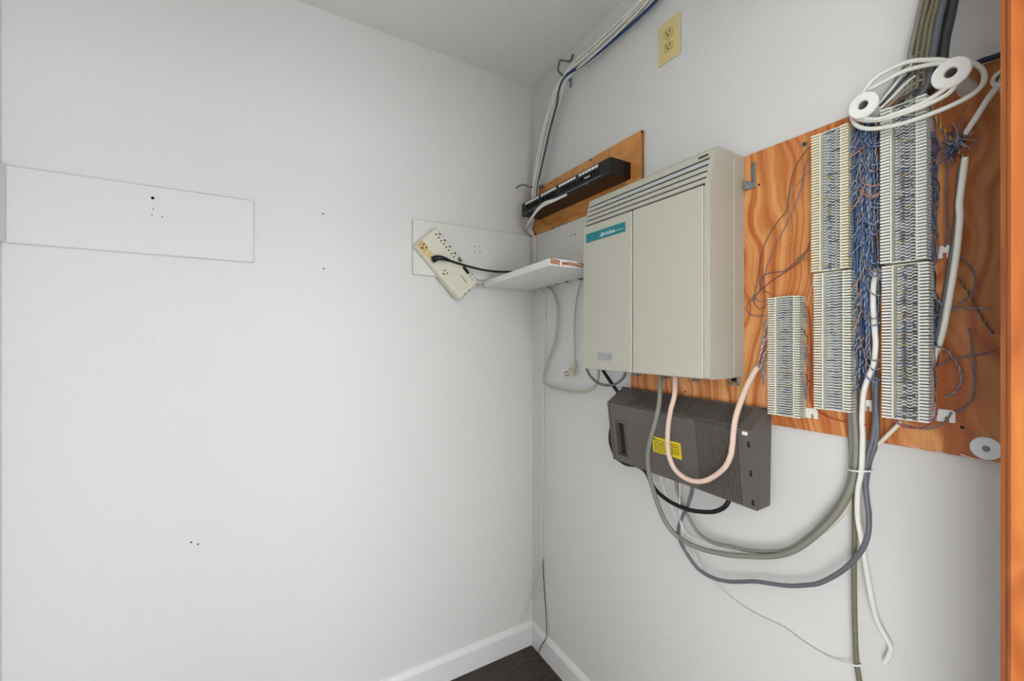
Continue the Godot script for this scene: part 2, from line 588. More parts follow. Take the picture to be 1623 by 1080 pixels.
func build_boards():
	# painted cleats on the walls
	var st := mb()
	var o := thing("wall_cleat", "long white painted board high on the left wall, running to the left edge", "board", Vector3(0, 1.568, 1.041))
	box(st, Vector3(0, 0, 0), Vector3(0.011, 0.194, 0.534), 0.003)
	put("board", st, mats.board_white, o)
	dot(o, "screw_hole", Vector3(0.0112, 0.1589, 0.2429), 0, 0.0042, null, 0.002)
	for p in [Vector2(0.1107, 0.2443), Vector2(0.1086, 0.2222), Vector2(0.1289, 0.2416)]:
		dot(o, "screw_hole", Vector3(0.0112, p.x, p.y), 0, 0.0016, mats.hole)
	o = thing("wall_cleat", "white board end on the wall at the extreme left edge of the view", "board", Vector3(0.011, 1.568, 1.575))
	st = mb()
	box(st, Vector3(0, 0, -0.012), Vector3(0.7, 0.194, 0), 0.003)
	put("board", st, mats.board_white, o)
	o = thing("wall_cleat", "greyish painted board on the left wall behind the tilted power strip", "board", Vector3(0, 1.571, 0.02))
	st = mb()
	box(st, Vector3(0, 0, 0), Vector3(0.018, 0.206, 0.519), 0.002)
	put("board", st, mats.board_grey, o)
	for p in [Vector2(0.1308, 0.2692), Vector2(0.133, 0.2496), Vector2(0.1108, 0.2664), Vector2(0.1107, 0.244), Vector2(0.1543, 0.0145)]:
		dot(o, "screw_hole", Vector3(0.0182, p.x, p.y), 0, 0.0022, mats.hole)
	o = thing("wall_cleat", "short greyish painted board on the right wall between plywood strip and corner shelf", "board", Vector3(0.0, 1.571, 0))
	st = mb()
	box(st, Vector3(0.0, 0, 0), Vector3(0.50, 0.203, 0.018), 0.002)
	put("board", st, mats.board_grey, o)
	for p in [Vector3(0.2927, 0.1509, 0.018), Vector3(0.3152, 0.1496, 0.018)]:
		dot(o, "screw_hole", p, 2, 0.003, mats.hole)
	# plywood strip that carries the patch panel
	o = thing("plywood_strip", "narrow stained plywood strip behind the black patch panel", "plywood", Vector3(0.02, 1.777, 0))
	st = mb()
	box(st, Vector3(0, 0, 0), Vector3(0.61, 0.197, 0.0125), 0.0012)
	put("board", st, mats.ply_strip, o)
	for k in 3:
		st = mb()
		box(st, Vector3(0.6101, 0.002, 0.0012 + k * 0.0039), Vector3(0.6112, 0.195, 0.0036 + k * 0.0039), 0.0004)
		put("edge_ply", st, mats.ply_edge, o)
	for p in [Vector3(0.6137, 0.188, 0.0125), Vector3(0.3785, 0.1895, 0.0125), Vector3(0.135, 0.1883, 0.0125), Vector3(0.0215, 0.0072, 0.0125), Vector3(0.1502, 0.0016, 0.0125)]:
		dot(o, "screw", p, 2, 0.0042, mats.hole, 0.0016)
	# the big plywood backboard
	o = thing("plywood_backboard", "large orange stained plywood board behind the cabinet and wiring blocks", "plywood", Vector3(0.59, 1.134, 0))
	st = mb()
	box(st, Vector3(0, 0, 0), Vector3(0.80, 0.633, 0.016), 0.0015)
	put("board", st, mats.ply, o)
	for p in [Vector3(0.3989, 0.5539, 0.016), Vector3(0.7279, 0.0481, 0.016), Vector3(0.1997, 0.0509, 0.016)]:
		dot(o, "nail_hole", p, 2, 0.0026, mats.hole)
	# splinters along the lower edge
	for p in [Vector3(0.6799, 0.0004, 0.016), Vector3(0.7135, -0.0005, 0.016), Vector3(0.7424, 0.0002, 0.016)]:
		st = mb()
		var q := [Vector3(-0.016, 0.003, 0.0005), Vector3(0, 0.0, 0.002), Vector3(0.018, -0.003, 0.001)]
		tube(st, smooth_path(q), 0.0014, 5, null, 0.0, 1.0, 0.0, 0.0005)
		put("splinter", st, mats.pink_cable, o, p)

func shelf():
	var o := thing("corner_shelf", "small white corner shelf with a chipped raw end beside the cabinet", "shelf", Vector3(0.019, 1.542, 0.019))
	o.rotation.z = 0.0352
	var st := mb()
	box(st, Vector3(0, 0, 0), Vector3(0.462, 0.023, 0.231), 0.0015)
	put("board", st, mats.shelf, o)
	# raw wood where the paint has broken off the end
	for q in [[0.192, 0.2295, 0.0015, 0.0222], [0.085, 0.184, 0.003, 0.0185], [0.02, 0.08, 0.002, 0.017]]:
		st = mb()
		var pr := []
		var n := 9
		for k in n:
			pr.append(Vector2(q[2] + rng.randf() * 0.004, lerpf(q[0], q[1], float(k) / (n - 1))))
		for k in n:
			pr.append(Vector2(q[3] - rng.randf() * 0.0045, lerpf(q[1], q[0], float(k) / (n - 1))))
		prism(st, pr, 0, 0.4615, 0.4628)
		put("chipped_patch", st, mats.raw_edge, o)
	# cable staples along the seam under the shelf
	for p in [Vector3(0.1845, 1.5526, 0.012), Vector3(0.2521, 1.5524, 0.012), Vector3(0.3353, 1.5511, 0.012)]:
		st = mb()
		box(st, Vector3(-0.004, -0.003, -0.012), Vector3(0.004, 0.003, 0.003), 0.001)
		tag(put("cable_staple", st, mats.dark_steel, null, p), "dark staple in the seam under the corner shelf", "staple", "staples under the shelf")
	for p in [Vector3(0.006, 1.5546, 0.1854), Vector3(0.006, 1.5564, 0.097)]:
		st = mb()
		box(st, Vector3(-0.006, -0.003, -0.004), Vector3(0.003, 0.003, 0.004), 0.001)
		tag(put("cable_staple", st, mats.dark_steel, null, p), "dark staple pinning the beige cord to the left wall", "staple", "staples on the left wall")

# ------------------------------------------------------------------ power strip
func power_strip():
	var o := thing("power_strip", "beige seven outlet power strip tilted on the left wall, one corner scorched", "power strip", Vector3(0.018, 1.6144, 0.415))
	o.basis = Basis(Vector3(0, -0.7345, -0.6786), Vector3(0, 0.6786, -0.7345), Vector3(1, 0, 0))
	var L := 0.2619
	var W := 0.1116
	var H := 0.034
	var im := Image.create(256, 112, false, Image.FORMAT_RGB8)
	var n := FastNoiseLite.new()
	n.seed = 4
	n.frequency = 0.05
	var sc: Vector2 = Vector2(-0.0946, -0.0408)
	for y in 112:
		for x in 256:
			var p := Vector2((x / 256.0 - 0.5) * L, (y / 112.0 - 0.5) * W)
			var c := Color(0.87, 0.86, 0.79)
			var d := (p - sc - Vector2(0.002, -0.004)) / Vector2(0.036, 0.024)
			var r := maxf(absf(d.x), absf(d.y)) + n.get_noise_2d(x, y) * 0.35
			if r < 1.0:
				c = c.lerp(Color(0.78, 0.60, 0.36).lerp(Color(0.86, 0.79, 0.50), clampf(0.5 + d.x * 0.5 + n.get_noise_2d(x * 1.5, y * 1.5), 0.0, 1.0)), clampf(0.75 + n.get_noise_2d(x * 2.0, y * 2.0) * 0.5, 0.0, 1.0))
			im.set_pixel(x, y, c)
	var bm := mat(Color.WHITE, 0.4)
	bm.albedo_texture = ImageTexture.create_from_image(im)
	bm.uv1_scale = Vector3(1.0 / L, 1.0 / W, 1.0)
	bm.uv1_offset = Vector3(0.5, 0.5, 0)
	var st := mb()
	var lo := []
	var a := rrect(L, W, 0.012, 5)
	# stepped shell: straight sides, then a chamfered rim
	prism(st, a, 2, 0.0, H - 0.006)
	var b := rrect(L - 0.009, W - 0.009, 0.009, 5)
	for k in a.size():
		var j := (k + 1) % a.size()
		poly(st, [Vector3(a[k].x, a[k].y, H - 0.006), Vector3(a[j].x, a[j].y, H - 0.006), Vector3(b[j].x, b[j].y, H), Vector3(b[k].x, b[k].y, H)], Vector3(0, 0, H / 2))
	prism(st, b, 2, H - 0.002, H)
	put("body", st, bm, o)
	st = mb()
	box(st, Vector3(0.092 - 0.001, -W / 2 + 0.006, H - 0.0004), Vector3(0.092, W / 2 - 0.02, H + 0.0004))
	put("seam", st, mats.ivory_dark, o)
	for p in [Vector2(-0.1025, 0.0411), Vector2(-0.0734, 0.0413), Vector2(-0.044, 0.0416), Vector2(-0.0132, 0.041)]:
		outlet(o, p, H, 1.0)
	for p in [Vector2(-0.1041, -0.0304), Vector2(0.0165, -0.0298)]:
		outlet(o, p, H, -1.0)
	# rocker switch, lamp windows, badge line and two screw holes
	st = mb()
	var q: Vector2 = Vector2(0.0623, 0.0425)
	box(st, Vector3(q.x - 0.017, q.y - 0.006, H - 0.001), Vector3(q.x + 0.017, q.y + 0.006, H + 0.004), 0.002)
	put("rocker_switch", st, mats.black, o)
	for p in [Vector2(0.0892, 0.0413), Vector2(0.0897, 0.0518)]:
		st = mb()
		box(st, Vector3(p.x - 0.0022, p.y - 0.0022, H - 0.001), Vector3(p.x + 0.0022, p.y + 0.0022, H + 0.0008))
		put("indicator_lamp", st, mats.hole, o)
	for p in [Vector2(0.1271, -0.0228), Vector2(0.1291, 0.0008)]:
		st = mb()
		lathe(st, [Vector2(0, 0.0006), Vector2(0.0024, 0.0004), Vector2(0.0027, 0)], 12)
		put("screw_hole", st, mats.hole, o, Vector3(p.x, p.y, H))
	for l in [[Vector2(0.0618, 0.0124), Vector2(0.1016, 0.0116), 0.0012], [Vector2(0.0936, 0.0409), Vector2(0.1129, 0.0415), 0.0008]]:
		st = mb()
		tube(st, PackedVector3Array([Vector3(l[0].x, l[0].y, H), Vector3(l[1].x, l[1].y, H)]), l[2], 5)
		put("printed_line", st, mats.dark_cable, o)
	# blue grey jack on the upper edge
	q = Vector2(0.0192, 0.0482)
	st = mb()
	box(st, Vector3(q.x - 0.012, q.y - 0.006, H - 0.012), Vector3(q.x + 0.008, q.y + 0.008, H + 0.003), 0.003)
	put("surge_jack", st, mats.slate_cable, o)
	# black plug with its cord
	var pl := thing("black_power_cable", "black plug and cord from the power strip running behind the shelf", "power cord", Vector3(0.052, 1.6309, 0.4606))
	st = mb()
	var base: Vector3 = pl.position
	var pts := [Vector3(0.058, 1.6236, 0.4774), Vector3(0.07, 1.6301, 0.4623), Vector3(0.072, 1.6295, 0.4409), Vector3(0.068, 1.6255, 0.4168), Vector3(0.062, 1.6167, 0.3682), Vector3(0.06, 1.6085, 0.3143), Vector3(0.058, 1.6033, 0.264), Vector3(0.06, 1.6018, 0.2027), Vector3(0.075, 1.6051, 0.1378)]
	var loc := []
	for p in pts:
		loc.append(p - base)
	tube(st, smooth_path(loc.slice(2), 0.006), 0.0042, 10)
	put("cord", st, mats.black_cord, pl)
	st = mb()
	tube(st, smooth_path(loc.slice(0, 4), 0.004), 0.0125, 14, null, 0.0, 1.0, 0.0, 0.0055)
	put("plug", st, mats.black, pl)

func outlet(o: Node3D, p: Vector2, H: float, way: float):
	var st := mb()
	for s in [-1.0, 1.0]:
		box(st, Vector3(p.x + s * 0.0074 - 0.0019, p.y - way * 0.0034 - 0.0042, H - 0.002), Vector3(p.x + s * 0.0074 + 0.0019, p.y - way * 0.0034 + 0.0042, H + 0.0003))
	lathe(st, [Vector2(0, 0.0003), Vector2(0.0037, 0.0003), Vector2(0.0037, -0.001)], 12, Basis.IDENTITY, Vector3(p.x, p.y + way * 0.009, H))
	put("outlet", st, mats.hole, o)

# ------------------------------------------------------------------ cabinet
func cabinet():
	var x0 := 0.527
	var x1 := 0.955
	var o := thing("telephone_cabinet", "large putty grey telephone system cabinet with slatted top on the plywood", "cabinet", Vector3(x0, 1.237, 0.0))
	var w := x1 - x0
	var h := 0.530
	# back shell and front shell, meeting at a seam on the side
	var st := mb()
	box(st, Vector3(0.0005, 0.0005, 0.0165), Vector3(w - 0.0005, h - 0.0005, 0.0578), 0.0012)
	put("back_shell", st, mats.cab, o)
	st = mb()
	# hollow head behind the louvres, cheeks at both ends
	prism(st, [Vector2(0, 0.0605), Vector2(h, 0.0605), Vector2(h, 0.122), Vector2(h - 0.006, 0.128), Vector2(h - 0.010, 0.126), Vector2(h - 0.010, 0.064), Vector2(0.40, 0.064), Vector2(0.40, 0.125), Vector2(0.436, 0.125), Vector2(0.436, 0.139), Vector2(0.004, 0.139), Vector2(0, 0.135)], 0, 0.006, w - 0.012)
	for e in [[0.0, 0.006], [w - 0.012, w]]:
		var zf: float = 0.139 if e[0] == 0.0 else 0.1495
		prism(st, [Vector2(0, 0.0605), Vector2(h, 0.0605), Vector2(h, 0.122), Vector2(h - 0.006, 0.128), Vector2(0.443, 0.1495), Vector2(0.4405, 0.1495), Vector2(0.4405, zf), Vector2(0.004, zf), Vector2(0, zf - 0.005)], 0, e[0], e[1])
	put("front_shell", st, mats.cab, o)
	st = mb()
	box(st, Vector3(0.012, 0.012, 0.0575), Vector3(w - 0.012, h - 0.012, 0.061))
	put("inner_frame", st, mats.cab, o)
	# louvre slats across the sloping head, set over dark slots
	var a := Vector2(0.443, 0.1495)
	var b := Vector2(h - 0.006, 0.128)
	var d := (b - a).normalized()
	var nn := Vector2(-d.y, d.x)
	if nn.y < 0:
		nn = -nn
	var total := a.distance_to(b)
	for k in 5:
		var s0 := total * (0.02 + k * 0.188)
		var s1 := s0 + total * 0.188 - 0.0052
		if k == 4:
			s1 = total - 0.0005
		st = mb()
		prism(st, [a + d * s0, a + d * s1, a + d * s1 + nn * 0.0020, a + d * s0 + nn * 0.0020], 0, 0.0, w - (0.012 if k < 4 else 0.006))
		put("louvre_slat", st, mats.cab if k != 3 else mat(Color(0.74, 0.745, 0.75), 0.45), o)
	# two doors
	var dx := 0.2015
	for q in [[0.0, dx - 0.0022, "service_door"], [dx + 0.0022, w - 0.0135, "main_door"]]:
		st = mb()
		box(st, Vector3(q[0], 0.001, 0.1395), Vector3(q[1], 0.4395, 0.1555), 0.0022)
		put(q[2], st, mats.cab, o)
	st = mb()
	box(st, Vector3(w - 0.0115, 0.003, 0.149), Vector3(w - 0.0085, 0.437, 0.1545), 0.0008)
	put("door_edge_strip", st, mats.cab, o)
	# teal name label
	var lt := Vector3(0.0147, 0.415, 0.156)
	var lb := Vector3(0.178, 0.3878, 0.156)
	st = mb()
	box(st, Vector3(lt.x, lb.y, 0.1553), Vector3(lb.x, lt.y, 0.1562), 0.0003)
	var lab := put("teal_label", st, mat(Color(0.02, 0.50, 0.53), 0.4), o)
	lab.set_meta("label", "teal name label with white slanted lettering")
	var tm := TextMesh.new()
	var f := SystemFont.new()
	f.font_names = PackedStringArray(["Droid Serif"])
	f.font_italic = true
	tm.font = f
	tm.text = "Meridian"
	tm.font_size = 64
	tm.pixel_size = 0.00021
	tm.depth = 0.0003
	var tx := MeshInstance3D.new()
	tx.name = "lettering"
	tx.mesh = tm
	tx.material_override = mat(Color(0.93, 0.95, 0.95), 0.5)
	lab.add_child(tx, true)
	var cx := lerpf(lt.x, lb.x, 0.58)
	var cy := (lt.y + lb.y) / 2
	tx.transform = Transform3D(Basis(Vector3(1, 0, 0), Vector3(0.35, 1, 0), Vector3(0, 0, 1)), Vector3(cx, cy - 0.0015, 0.1564))
	for s in [[0.36, 0.46, -0.0065], [0.70, 0.95, -0.0035]]:
		st = mb()
		box(st, Vector3(lerpf(lt.x, lb.x, s[0]), cy + s[2] - 0.0004, 0.1561), Vector3(lerpf(lt.x, lb.x, s[1]), cy + s[2] + 0.0004, 0.1565))
		put("flourish", st, mat(Color(0.93, 0.95, 0.95), 0.5), lab)
	# small grey badge, print too small to read
	st = mb()
	var b0 := Vector3(0.0661, 0.0523, 0.156)
	var b1 := Vector3(0.1256, 0.0304, 0.156)
	box(st, Vector3(b0.x, b1.y, 0.1553), Vector3(b1.x, b0.y, 0.1561), 0.0003)
	var bad := put("grey_badge", st, mat(Color(0.62, 0.64, 0.66), 0.35), o)
	for k in 7:
		st = mb()
		var xx := b0.x + 0.004 + k * 0.0026
		box(st, Vector3(xx, b1.y + 0.006, 0.156), Vector3(xx + 0.0009 + 0.0006 * (k % 2), b1.y + 0.0105 - 0.002 * (k % 3 % 2), 0.1564))
		put("print_stroke", st, mat(Color(0.84, 0.85, 0.86), 0.4), bad)
	# small maker's line at the end of the head
	st = mb()
	var m0 := Vector3(0.3904, 0.5126, 0.135)
	var m1 := Vector3(0.4154, 0.5103, 0.135)
	box(st, Vector3(m0.x, m0.y - 0.002, 0.1375), Vector3(m1.x, m0.y + 0.0012, 0.1385))
	put("engraved_mark", st, mats.hole, o)
	# hanging bracket on the plywood to the right
	var br := thing("wall_bracket", "bent zinc hanger bracket on the plywood at the cabinet's upper right", "bracket", Vector3(0.9683, 1.684, 0.016))
	st = mb()
	var bb := [Vector3(-0.007, -0.001, 0.001), Vector3(0.0139, 0.059, 0.001)]
	box(st, Vector3(bb[0].x, bb[0].y, 0.001), Vector3(bb[1].x, bb[0].y + 0.019, 0.004), 0.0005)
	box(st, Vector3(bb[0].x, bb[0].y, 0.001), Vector3(bb[0].x + 0.0055, bb[0].y + 0.019, 0.016), 0.0005)
	put("foot", st, mats.steel, br)
	st = mb()
	box(st, Vector3(bb[1].x - 0.0095, bb[0].y + 0.016, 0.001), Vector3(bb[1].x, bb[1].y, 0.006), 0.002)
	put("tongue", st, mats.dark_steel, br)
	# latch clips hanging below the cabinet
	for p in [Vector3(0.6205, 1.2183, 0.03), Vector3(0.7295, 1.2172, 0.03), Vector3(0.8274, 1.2182, 0.03), Vector3(0.9318, 1.2238, 0.03)]:
		var c := thing("latch_clip", "small zinc latch clip under the putty grey cabinet", "clip", Vector3(p.x, 1.237, 0.03), "latch clips under the cabinet")
		for s in [-1.0, 1.0]:
			st = mb()
			box(st, Vector3(s * 0.0085 - 0.0035, -0.022, -0.013), Vector3(s * 0.0085 + 0.0035, 0.0, -0.009), 0.0008)
			box(st, Vector3(s * 0.0085 - 0.0035, -0.02, -0.011), Vector3(s * 0.0085 + 0.0035, -0.017, 0.002), 0.0006)
			put("prong", st, mats.galv, c)
		st = mb()
		box(st, Vector3(-0.005, -0.012, -0.0125), Vector3(0.005, 0.0, -0.004), 0.001)
		put("tongue", st, mats.hole, c)

# ------------------------------------------------------------------ dark power unit
func dark_box():
	var o := thing("power_unit", "dark brown ribbed power supply unit with a yellow sticker under the cabinet", "power supply", Vector3(0.569, 0.955, 0.0))
	o.rotation.z = -0.015
	var w := 0.446
	var bz := 0.019
	# profile (y, z)
	var back_top := Vector2(0.221, bz)
	var front_top := Vector2(0.182, 0.094)
	var front_bot := Vector2(0.0, 0.066)
	var prof := [Vector2(0.002, bz), back_top, Vector2(0.221, bz + 0.012), front_top, front_bot]
	var st := mb()
	# ends carry the full outline; between them the shell lies 14 mm deep behind the ribs and plates
	prism(st, prof, 0, 0.0, 0.008)
	prism(st, prof, 0, 0.413, w)
	prism(st, [Vector2(0.002, bz), back_top, Vector2(0.221, bz + 0.006), Vector2(0.207, bz + 0.012), Vector2(0.170, 0.078), Vector2(0.004, 0.052)], 0, 0.065, 0.413)
	prism(st, [Vector2(0.002, bz), back_top, Vector2(0.221, bz + 0.006), Vector2(0.207, bz + 0.010), Vector2(0.004, bz + 0.010)], 0, 0.008, 0.065)
	put("body", st, mats.box, o)
	var fd := (front_top - front_bot).normalized()
	var fn := Vector2(-fd.y, fd.x)
	if fn.y < 0:
		fn = -fn
	var fl := front_bot.distance_to(front_top)
	var face := func(x: float, s: float, out_: float) -> Vector3:
		var p: Vector2 = front_bot + fd * (fl * s) + fn * out_
		return Vector3(x, p.x, p.y)
	var slab := func(x_0: float, x_1: float, s0: float, s1: float, lo: float, hi: float) -> SurfaceTool:
		var t := mb()
		var pr := []
		for q in [[s0, lo], [s1, lo], [s1, hi], [s0, hi]]:
			var p: Vector2 = front_bot + fd * (fl * q[0]) + fn * q[1]
			pr.append(p)
		prism(t, pr, 0, x_0, x_1)
		return t
	# raised front plate on the left two thirds and the end rims
	put("front_plate", slab.call(0.065, 0.303, 0.0, 0.985, -0.0145, 0.003), mats.box, o)
	put("front_plate", slab.call(0.008, 0.024, 0.0, 0.985, -0.0145, 0.003), mats.box, o)
	put("front_plate", slab.call(0.024, 0.065, 0.68, 0.985, -0.0145, 0.003), mats.box, o)
	put("front_plate", slab.call(0.024, 0.065, 0.0, 0.12, -0.0145, 0.003), mats.box, o)
	put("end_rim", slab.call(0.0, 0.006, 0.0, 1.0, -0.001, 0.004), mats.box, o)
	put("end_rim", slab.call(0.413, w, 0.0, 1.0, -0.001, 0.004), mats.box, o)
	put("recess_frame", slab.call(0.062, 0.065, 0.10, 0.70, 0.002, 0.0052), mats.box, o)
	put("recess_frame", slab.call(0.022, 0.065, 0.68, 0.71, 0.002, 0.0052), mats.box, o)
	put("recess_frame", slab.call(0.022, 0.065, 0.09, 0.12, 0.002, 0.0052), mats.box, o)
	for k in 22:
		var x := 0.3042 + k * 0.00494
		put("front_rib", slab.call(x, x + 0.0026, 0.0, 0.985, -0.0145, 0.004), mats.box_rib, o)
	# ribbed sloping top
	var ta := Vector2(0.221, bz + 0.012)
	var td := (front_top - ta).normalized()
	var tn := Vector2(-td.y, td.x)
	if tn.x < 0:
		tn = -tn
	var tl := ta.distance_to(front_top)
	var top := func(x_0: float, x_1: float, s0: float, s1: float, lo: float, hi: float) -> SurfaceTool:
		var t := mb()
		var pr := []
		for q in [[s0, lo], [s1, lo], [s1, hi], [s0, hi]]:
			pr.append(ta + td * (tl * q[0]) + tn * q[1])
		prism(t, pr, 0, x_0, x_1)
		return t
	for k in 64:
		var x := 0.0865 + k * 0.00512
		put("top_rib", top.call(x, x + 0.0028, 0.06, 0.95, -0.0135, 0.002), mats.box_rib, o)
	put("top_plate", top.call(0.008, 0.083, 0.0, 0.99, -0.0135, 0.003), mats.box, o)
	put("top_rim", top.call(0.415, w, 0.02, 0.98, 0.0, 0.003), mats.box, o)
	put("top_rim", top.call(0.0, w, 0.0, 0.06, -0.0135, 0.003), mats.box, o)
	put("top_rim", top.call(0.083, 0.415, 0.95, 1.0, -0.0135, 0.002), mats.box, o)
	# end slots near the front edge of the right end
	for s in [0.78, 0.42, 0.05]:
		put("end_slot", slab.call(0.435, 0.4405, s, s + 0.075, 0.0035, 0.0046), mats.hole, o)
	st = mb()
	var hp := ta + td * (tl * 0.35) + tn * 0.004
	box(st, Vector3(0.066, hp.x - 0.001, hp.y - 0.002), Vector3(0.071, hp.x + 0.001, hp.y + 0.002))
	put("screw_hole", st, mats.hole, o)
	# yellow warning sticker, lines of print too small to read
	var im := Image.create(160, 64, false, Image.FORMAT_RGB8)
	im.fill(Color(0.93, 0.83, 0.06))
	for row in 6:
		var y := 10 + row * 9
		var x := 8 + (16 if row == 0 else 0)
		while x < 146 - (40 if row == 5 else 0):
			var l := 4 + rng.randi() % 12
			im.fill_rect(Rect2i(x, y, mini(l, 150 - x), 4), Color(0.22, 0.19, 0.04))
			x += l + 3
	im.fill_rect(Rect2i(8, 6, 10, 8), Color(0.15, 0.12, 0.03))
	var lm := mat(Color.WHITE, 0.4)
	lm.albedo_texture = ImageTexture.create_from_image(im)
	st = mb()
	var q := [face.call(0.166, 0.60, 0.0036), face.call(0.258, 0.60, 0.0036), face.call(0.258, 0.36, 0.0036), face.call(0.166, 0.36, 0.0036)]
	var uv := [Vector2(0, 0), Vector2(1, 0), Vector2(1, 1), Vector2(0, 1)]
	for i in [0, 1, 2, 0, 2, 3]:
		st.set_normal(Vector3(0, fn.x, fn.y))
		st.set_uv(uv[i])
		st.add_vertex(q[i])
	put("yellow_sticker", st, lm, o).set_meta("label", "yellow warning sticker with dark print")
	# white tag caught at the upper right corner
	st = mb()
	var tp: Vector3 = face.call(0.432, 0.95, 0.004)
	box(st, tp + Vector3(-0.006, -0.004, 0), tp + Vector3(0.006, 0.004, 0.004), 0.001)
	put("white_tag", st, mats.white_plastic, o)

# ------------------------------------------------------------------ patch panel
func patch_panel():
	var x0 := 0.072
	var x1 := 0.588
	var y0 := 1.836
	var y1 := 1.888
	var o := thing("network_patch_bay", "long black patch panel with white port labels on the plywood strip", "patch panel", Vector3(x0, y0, 0.0125))
	var w := x1 - x0
	var h := y1 - y0
	var d := 0.0875
	var st := mb()
	box(st, Vector3(0, 0, d - 0.004), Vector3(w, h, d), 0.001)
	put("face_plate", st, mats.black, o)
	st = mb()
	prism(st, [Vector2(0.0, 0.0), Vector2(h, 0.0), Vector2(h, d - 0.004), Vector2(0, d - 0.004)], 0, w - 0.004, w - 0.001)
	prism(st, [Vector2(0.0, 0.0), Vector2(h, 0.0), Vector2(h, d - 0.004), Vector2(0, d - 0.004)], 0, 0.001, 0.004)
	prism(st, [Vector2(0.0, 0.0), Vector2(0.003, 0.0), Vector2(0.003, d - 0.004), Vector2(0, d - 0.004)], 0, 0.004, w - 0.004)
	prism(st, [Vector2(h - 0.003, 0.0), Vector2(h, 0.0), Vector2(h, d - 0.004), Vector2(h - 0.003, d - 0.004)], 0, 0.004, w - 0.004)
	put("bracket", st, mats.black, o)
	for g in 4:
		for k in 6:
			var x := 0.030 + g * 0.112 + k * 0.0163
			st = mb()
			box(st, Vector3(x, h - 0.012, d), Vector3(x + 0.0138, h - 0.004, d + 0.0012), 0.0003)
			put("port_label", st, mats.white_plastic, o)
			st = mb()
			# a jack: a dark recess framed by a thin raised rim
			for f in [[0.0, 0.0015, 0.018, 0.034], [0.0123, 0.0138, 0.018, 0.034], [0.0015, 0.0123, 0.018, 0.0195], [0.0015, 0.0123, 0.0325, 0.034]]:
				box(st, Vector3(x + f[0], f[2], d), Vector3(x + f[1], f[3], d + 0.0025))
			put("port", st, mats.black, o)
	# a lower lip and its catches
	st = mb()
	box(st, Vector3(0.002, 0.004, d), Vector3(w - 0.03, 0.0072, d + 0.004), 0.0008)
	put("lower_lip", st, mats.dark_steel, o)
	for x in [0.27, 0.40]:
		st = mb()
		box(st, Vector3(x, 0.001, d), Vector3(x + 0.02, 0.006, d + 0.007), 0.001)
		put("catch", st, mats.dark_steel, o)
	st = mb()
	box(st, Vector3(0.398, 0.022, d), Vector3(0.424, 0.026, d + 0.003), 0.0006)
	put("port_cover", st, mats.white_plastic, o)

func outlet_plate():
	var a := Vector3(0.6886, 2.2524, 0)
	var b := Vector3(0.7632, 2.1242, 0)
	var w := 0.0745
	var h := 0.118
	var o := thing("outlet_plate", "ivory duplex outlet plate high on the right wall", "outlet", Vector3(a.x, 2.134, 0))
	var st := mb()
	box(st, Vector3(0, 0, 0), Vector3(w, h, 0.006), 0.0025)
	put("plate", st, mats.ivory, o)
	for s in [-1.0, 1.0]:
		var c := Vector3(w / 2, h / 2 + s * 0.0195, 0)
		st = mb()
		var pr := []
		for k in 24:
			var an := TAU * k / 24
			pr.append(Vector2(c.x + clampf(cos(an) * 0.0172, -0.016, 0.016), c.y + clampf(sin(an) * 0.0172, -0.0135, 0.0135)))
		prism(st, pr, 2, 0.005, 0.0078)
		var f := put("receptacle", st, mats.ivory_dark, o)
		st = mb()
		for q in [-1.0, 1.0]:
			box(st, c + Vector3(q * 0.0062 - 0.0011, -0.001, 0.0076), c + Vector3(q * 0.0062 + 0.0011, 0.0075, 0.0081))
		lathe(st, [Vector2(0, 0.0081), Vector2(0.0027, 0.0081), Vector2(0.0027, 0.007)], 10, Basis.IDENTITY, c + Vector3(0, -0.0065, 0))
		put("slots", st, mats.hole, f)
	st = mb()
	lathe(st, [Vector2(0, 0.0076), Vector2(0.0025, 0.0072), Vector2(0.0032, 0.006)], 12, Basis.IDENTITY, Vector3(w / 2, h / 2, 0))
	put("screw", st, mats.ivory_dark, o)

# ------------------------------------------------------------------ wiring blocks
func tooth_mesh(w: float, h: float, d: float) -> SurfaceTool:
	var st := mb()
	box(st, Vector3(0, 0, 0), Vector3(w, h, d), 0.0006)
	return st

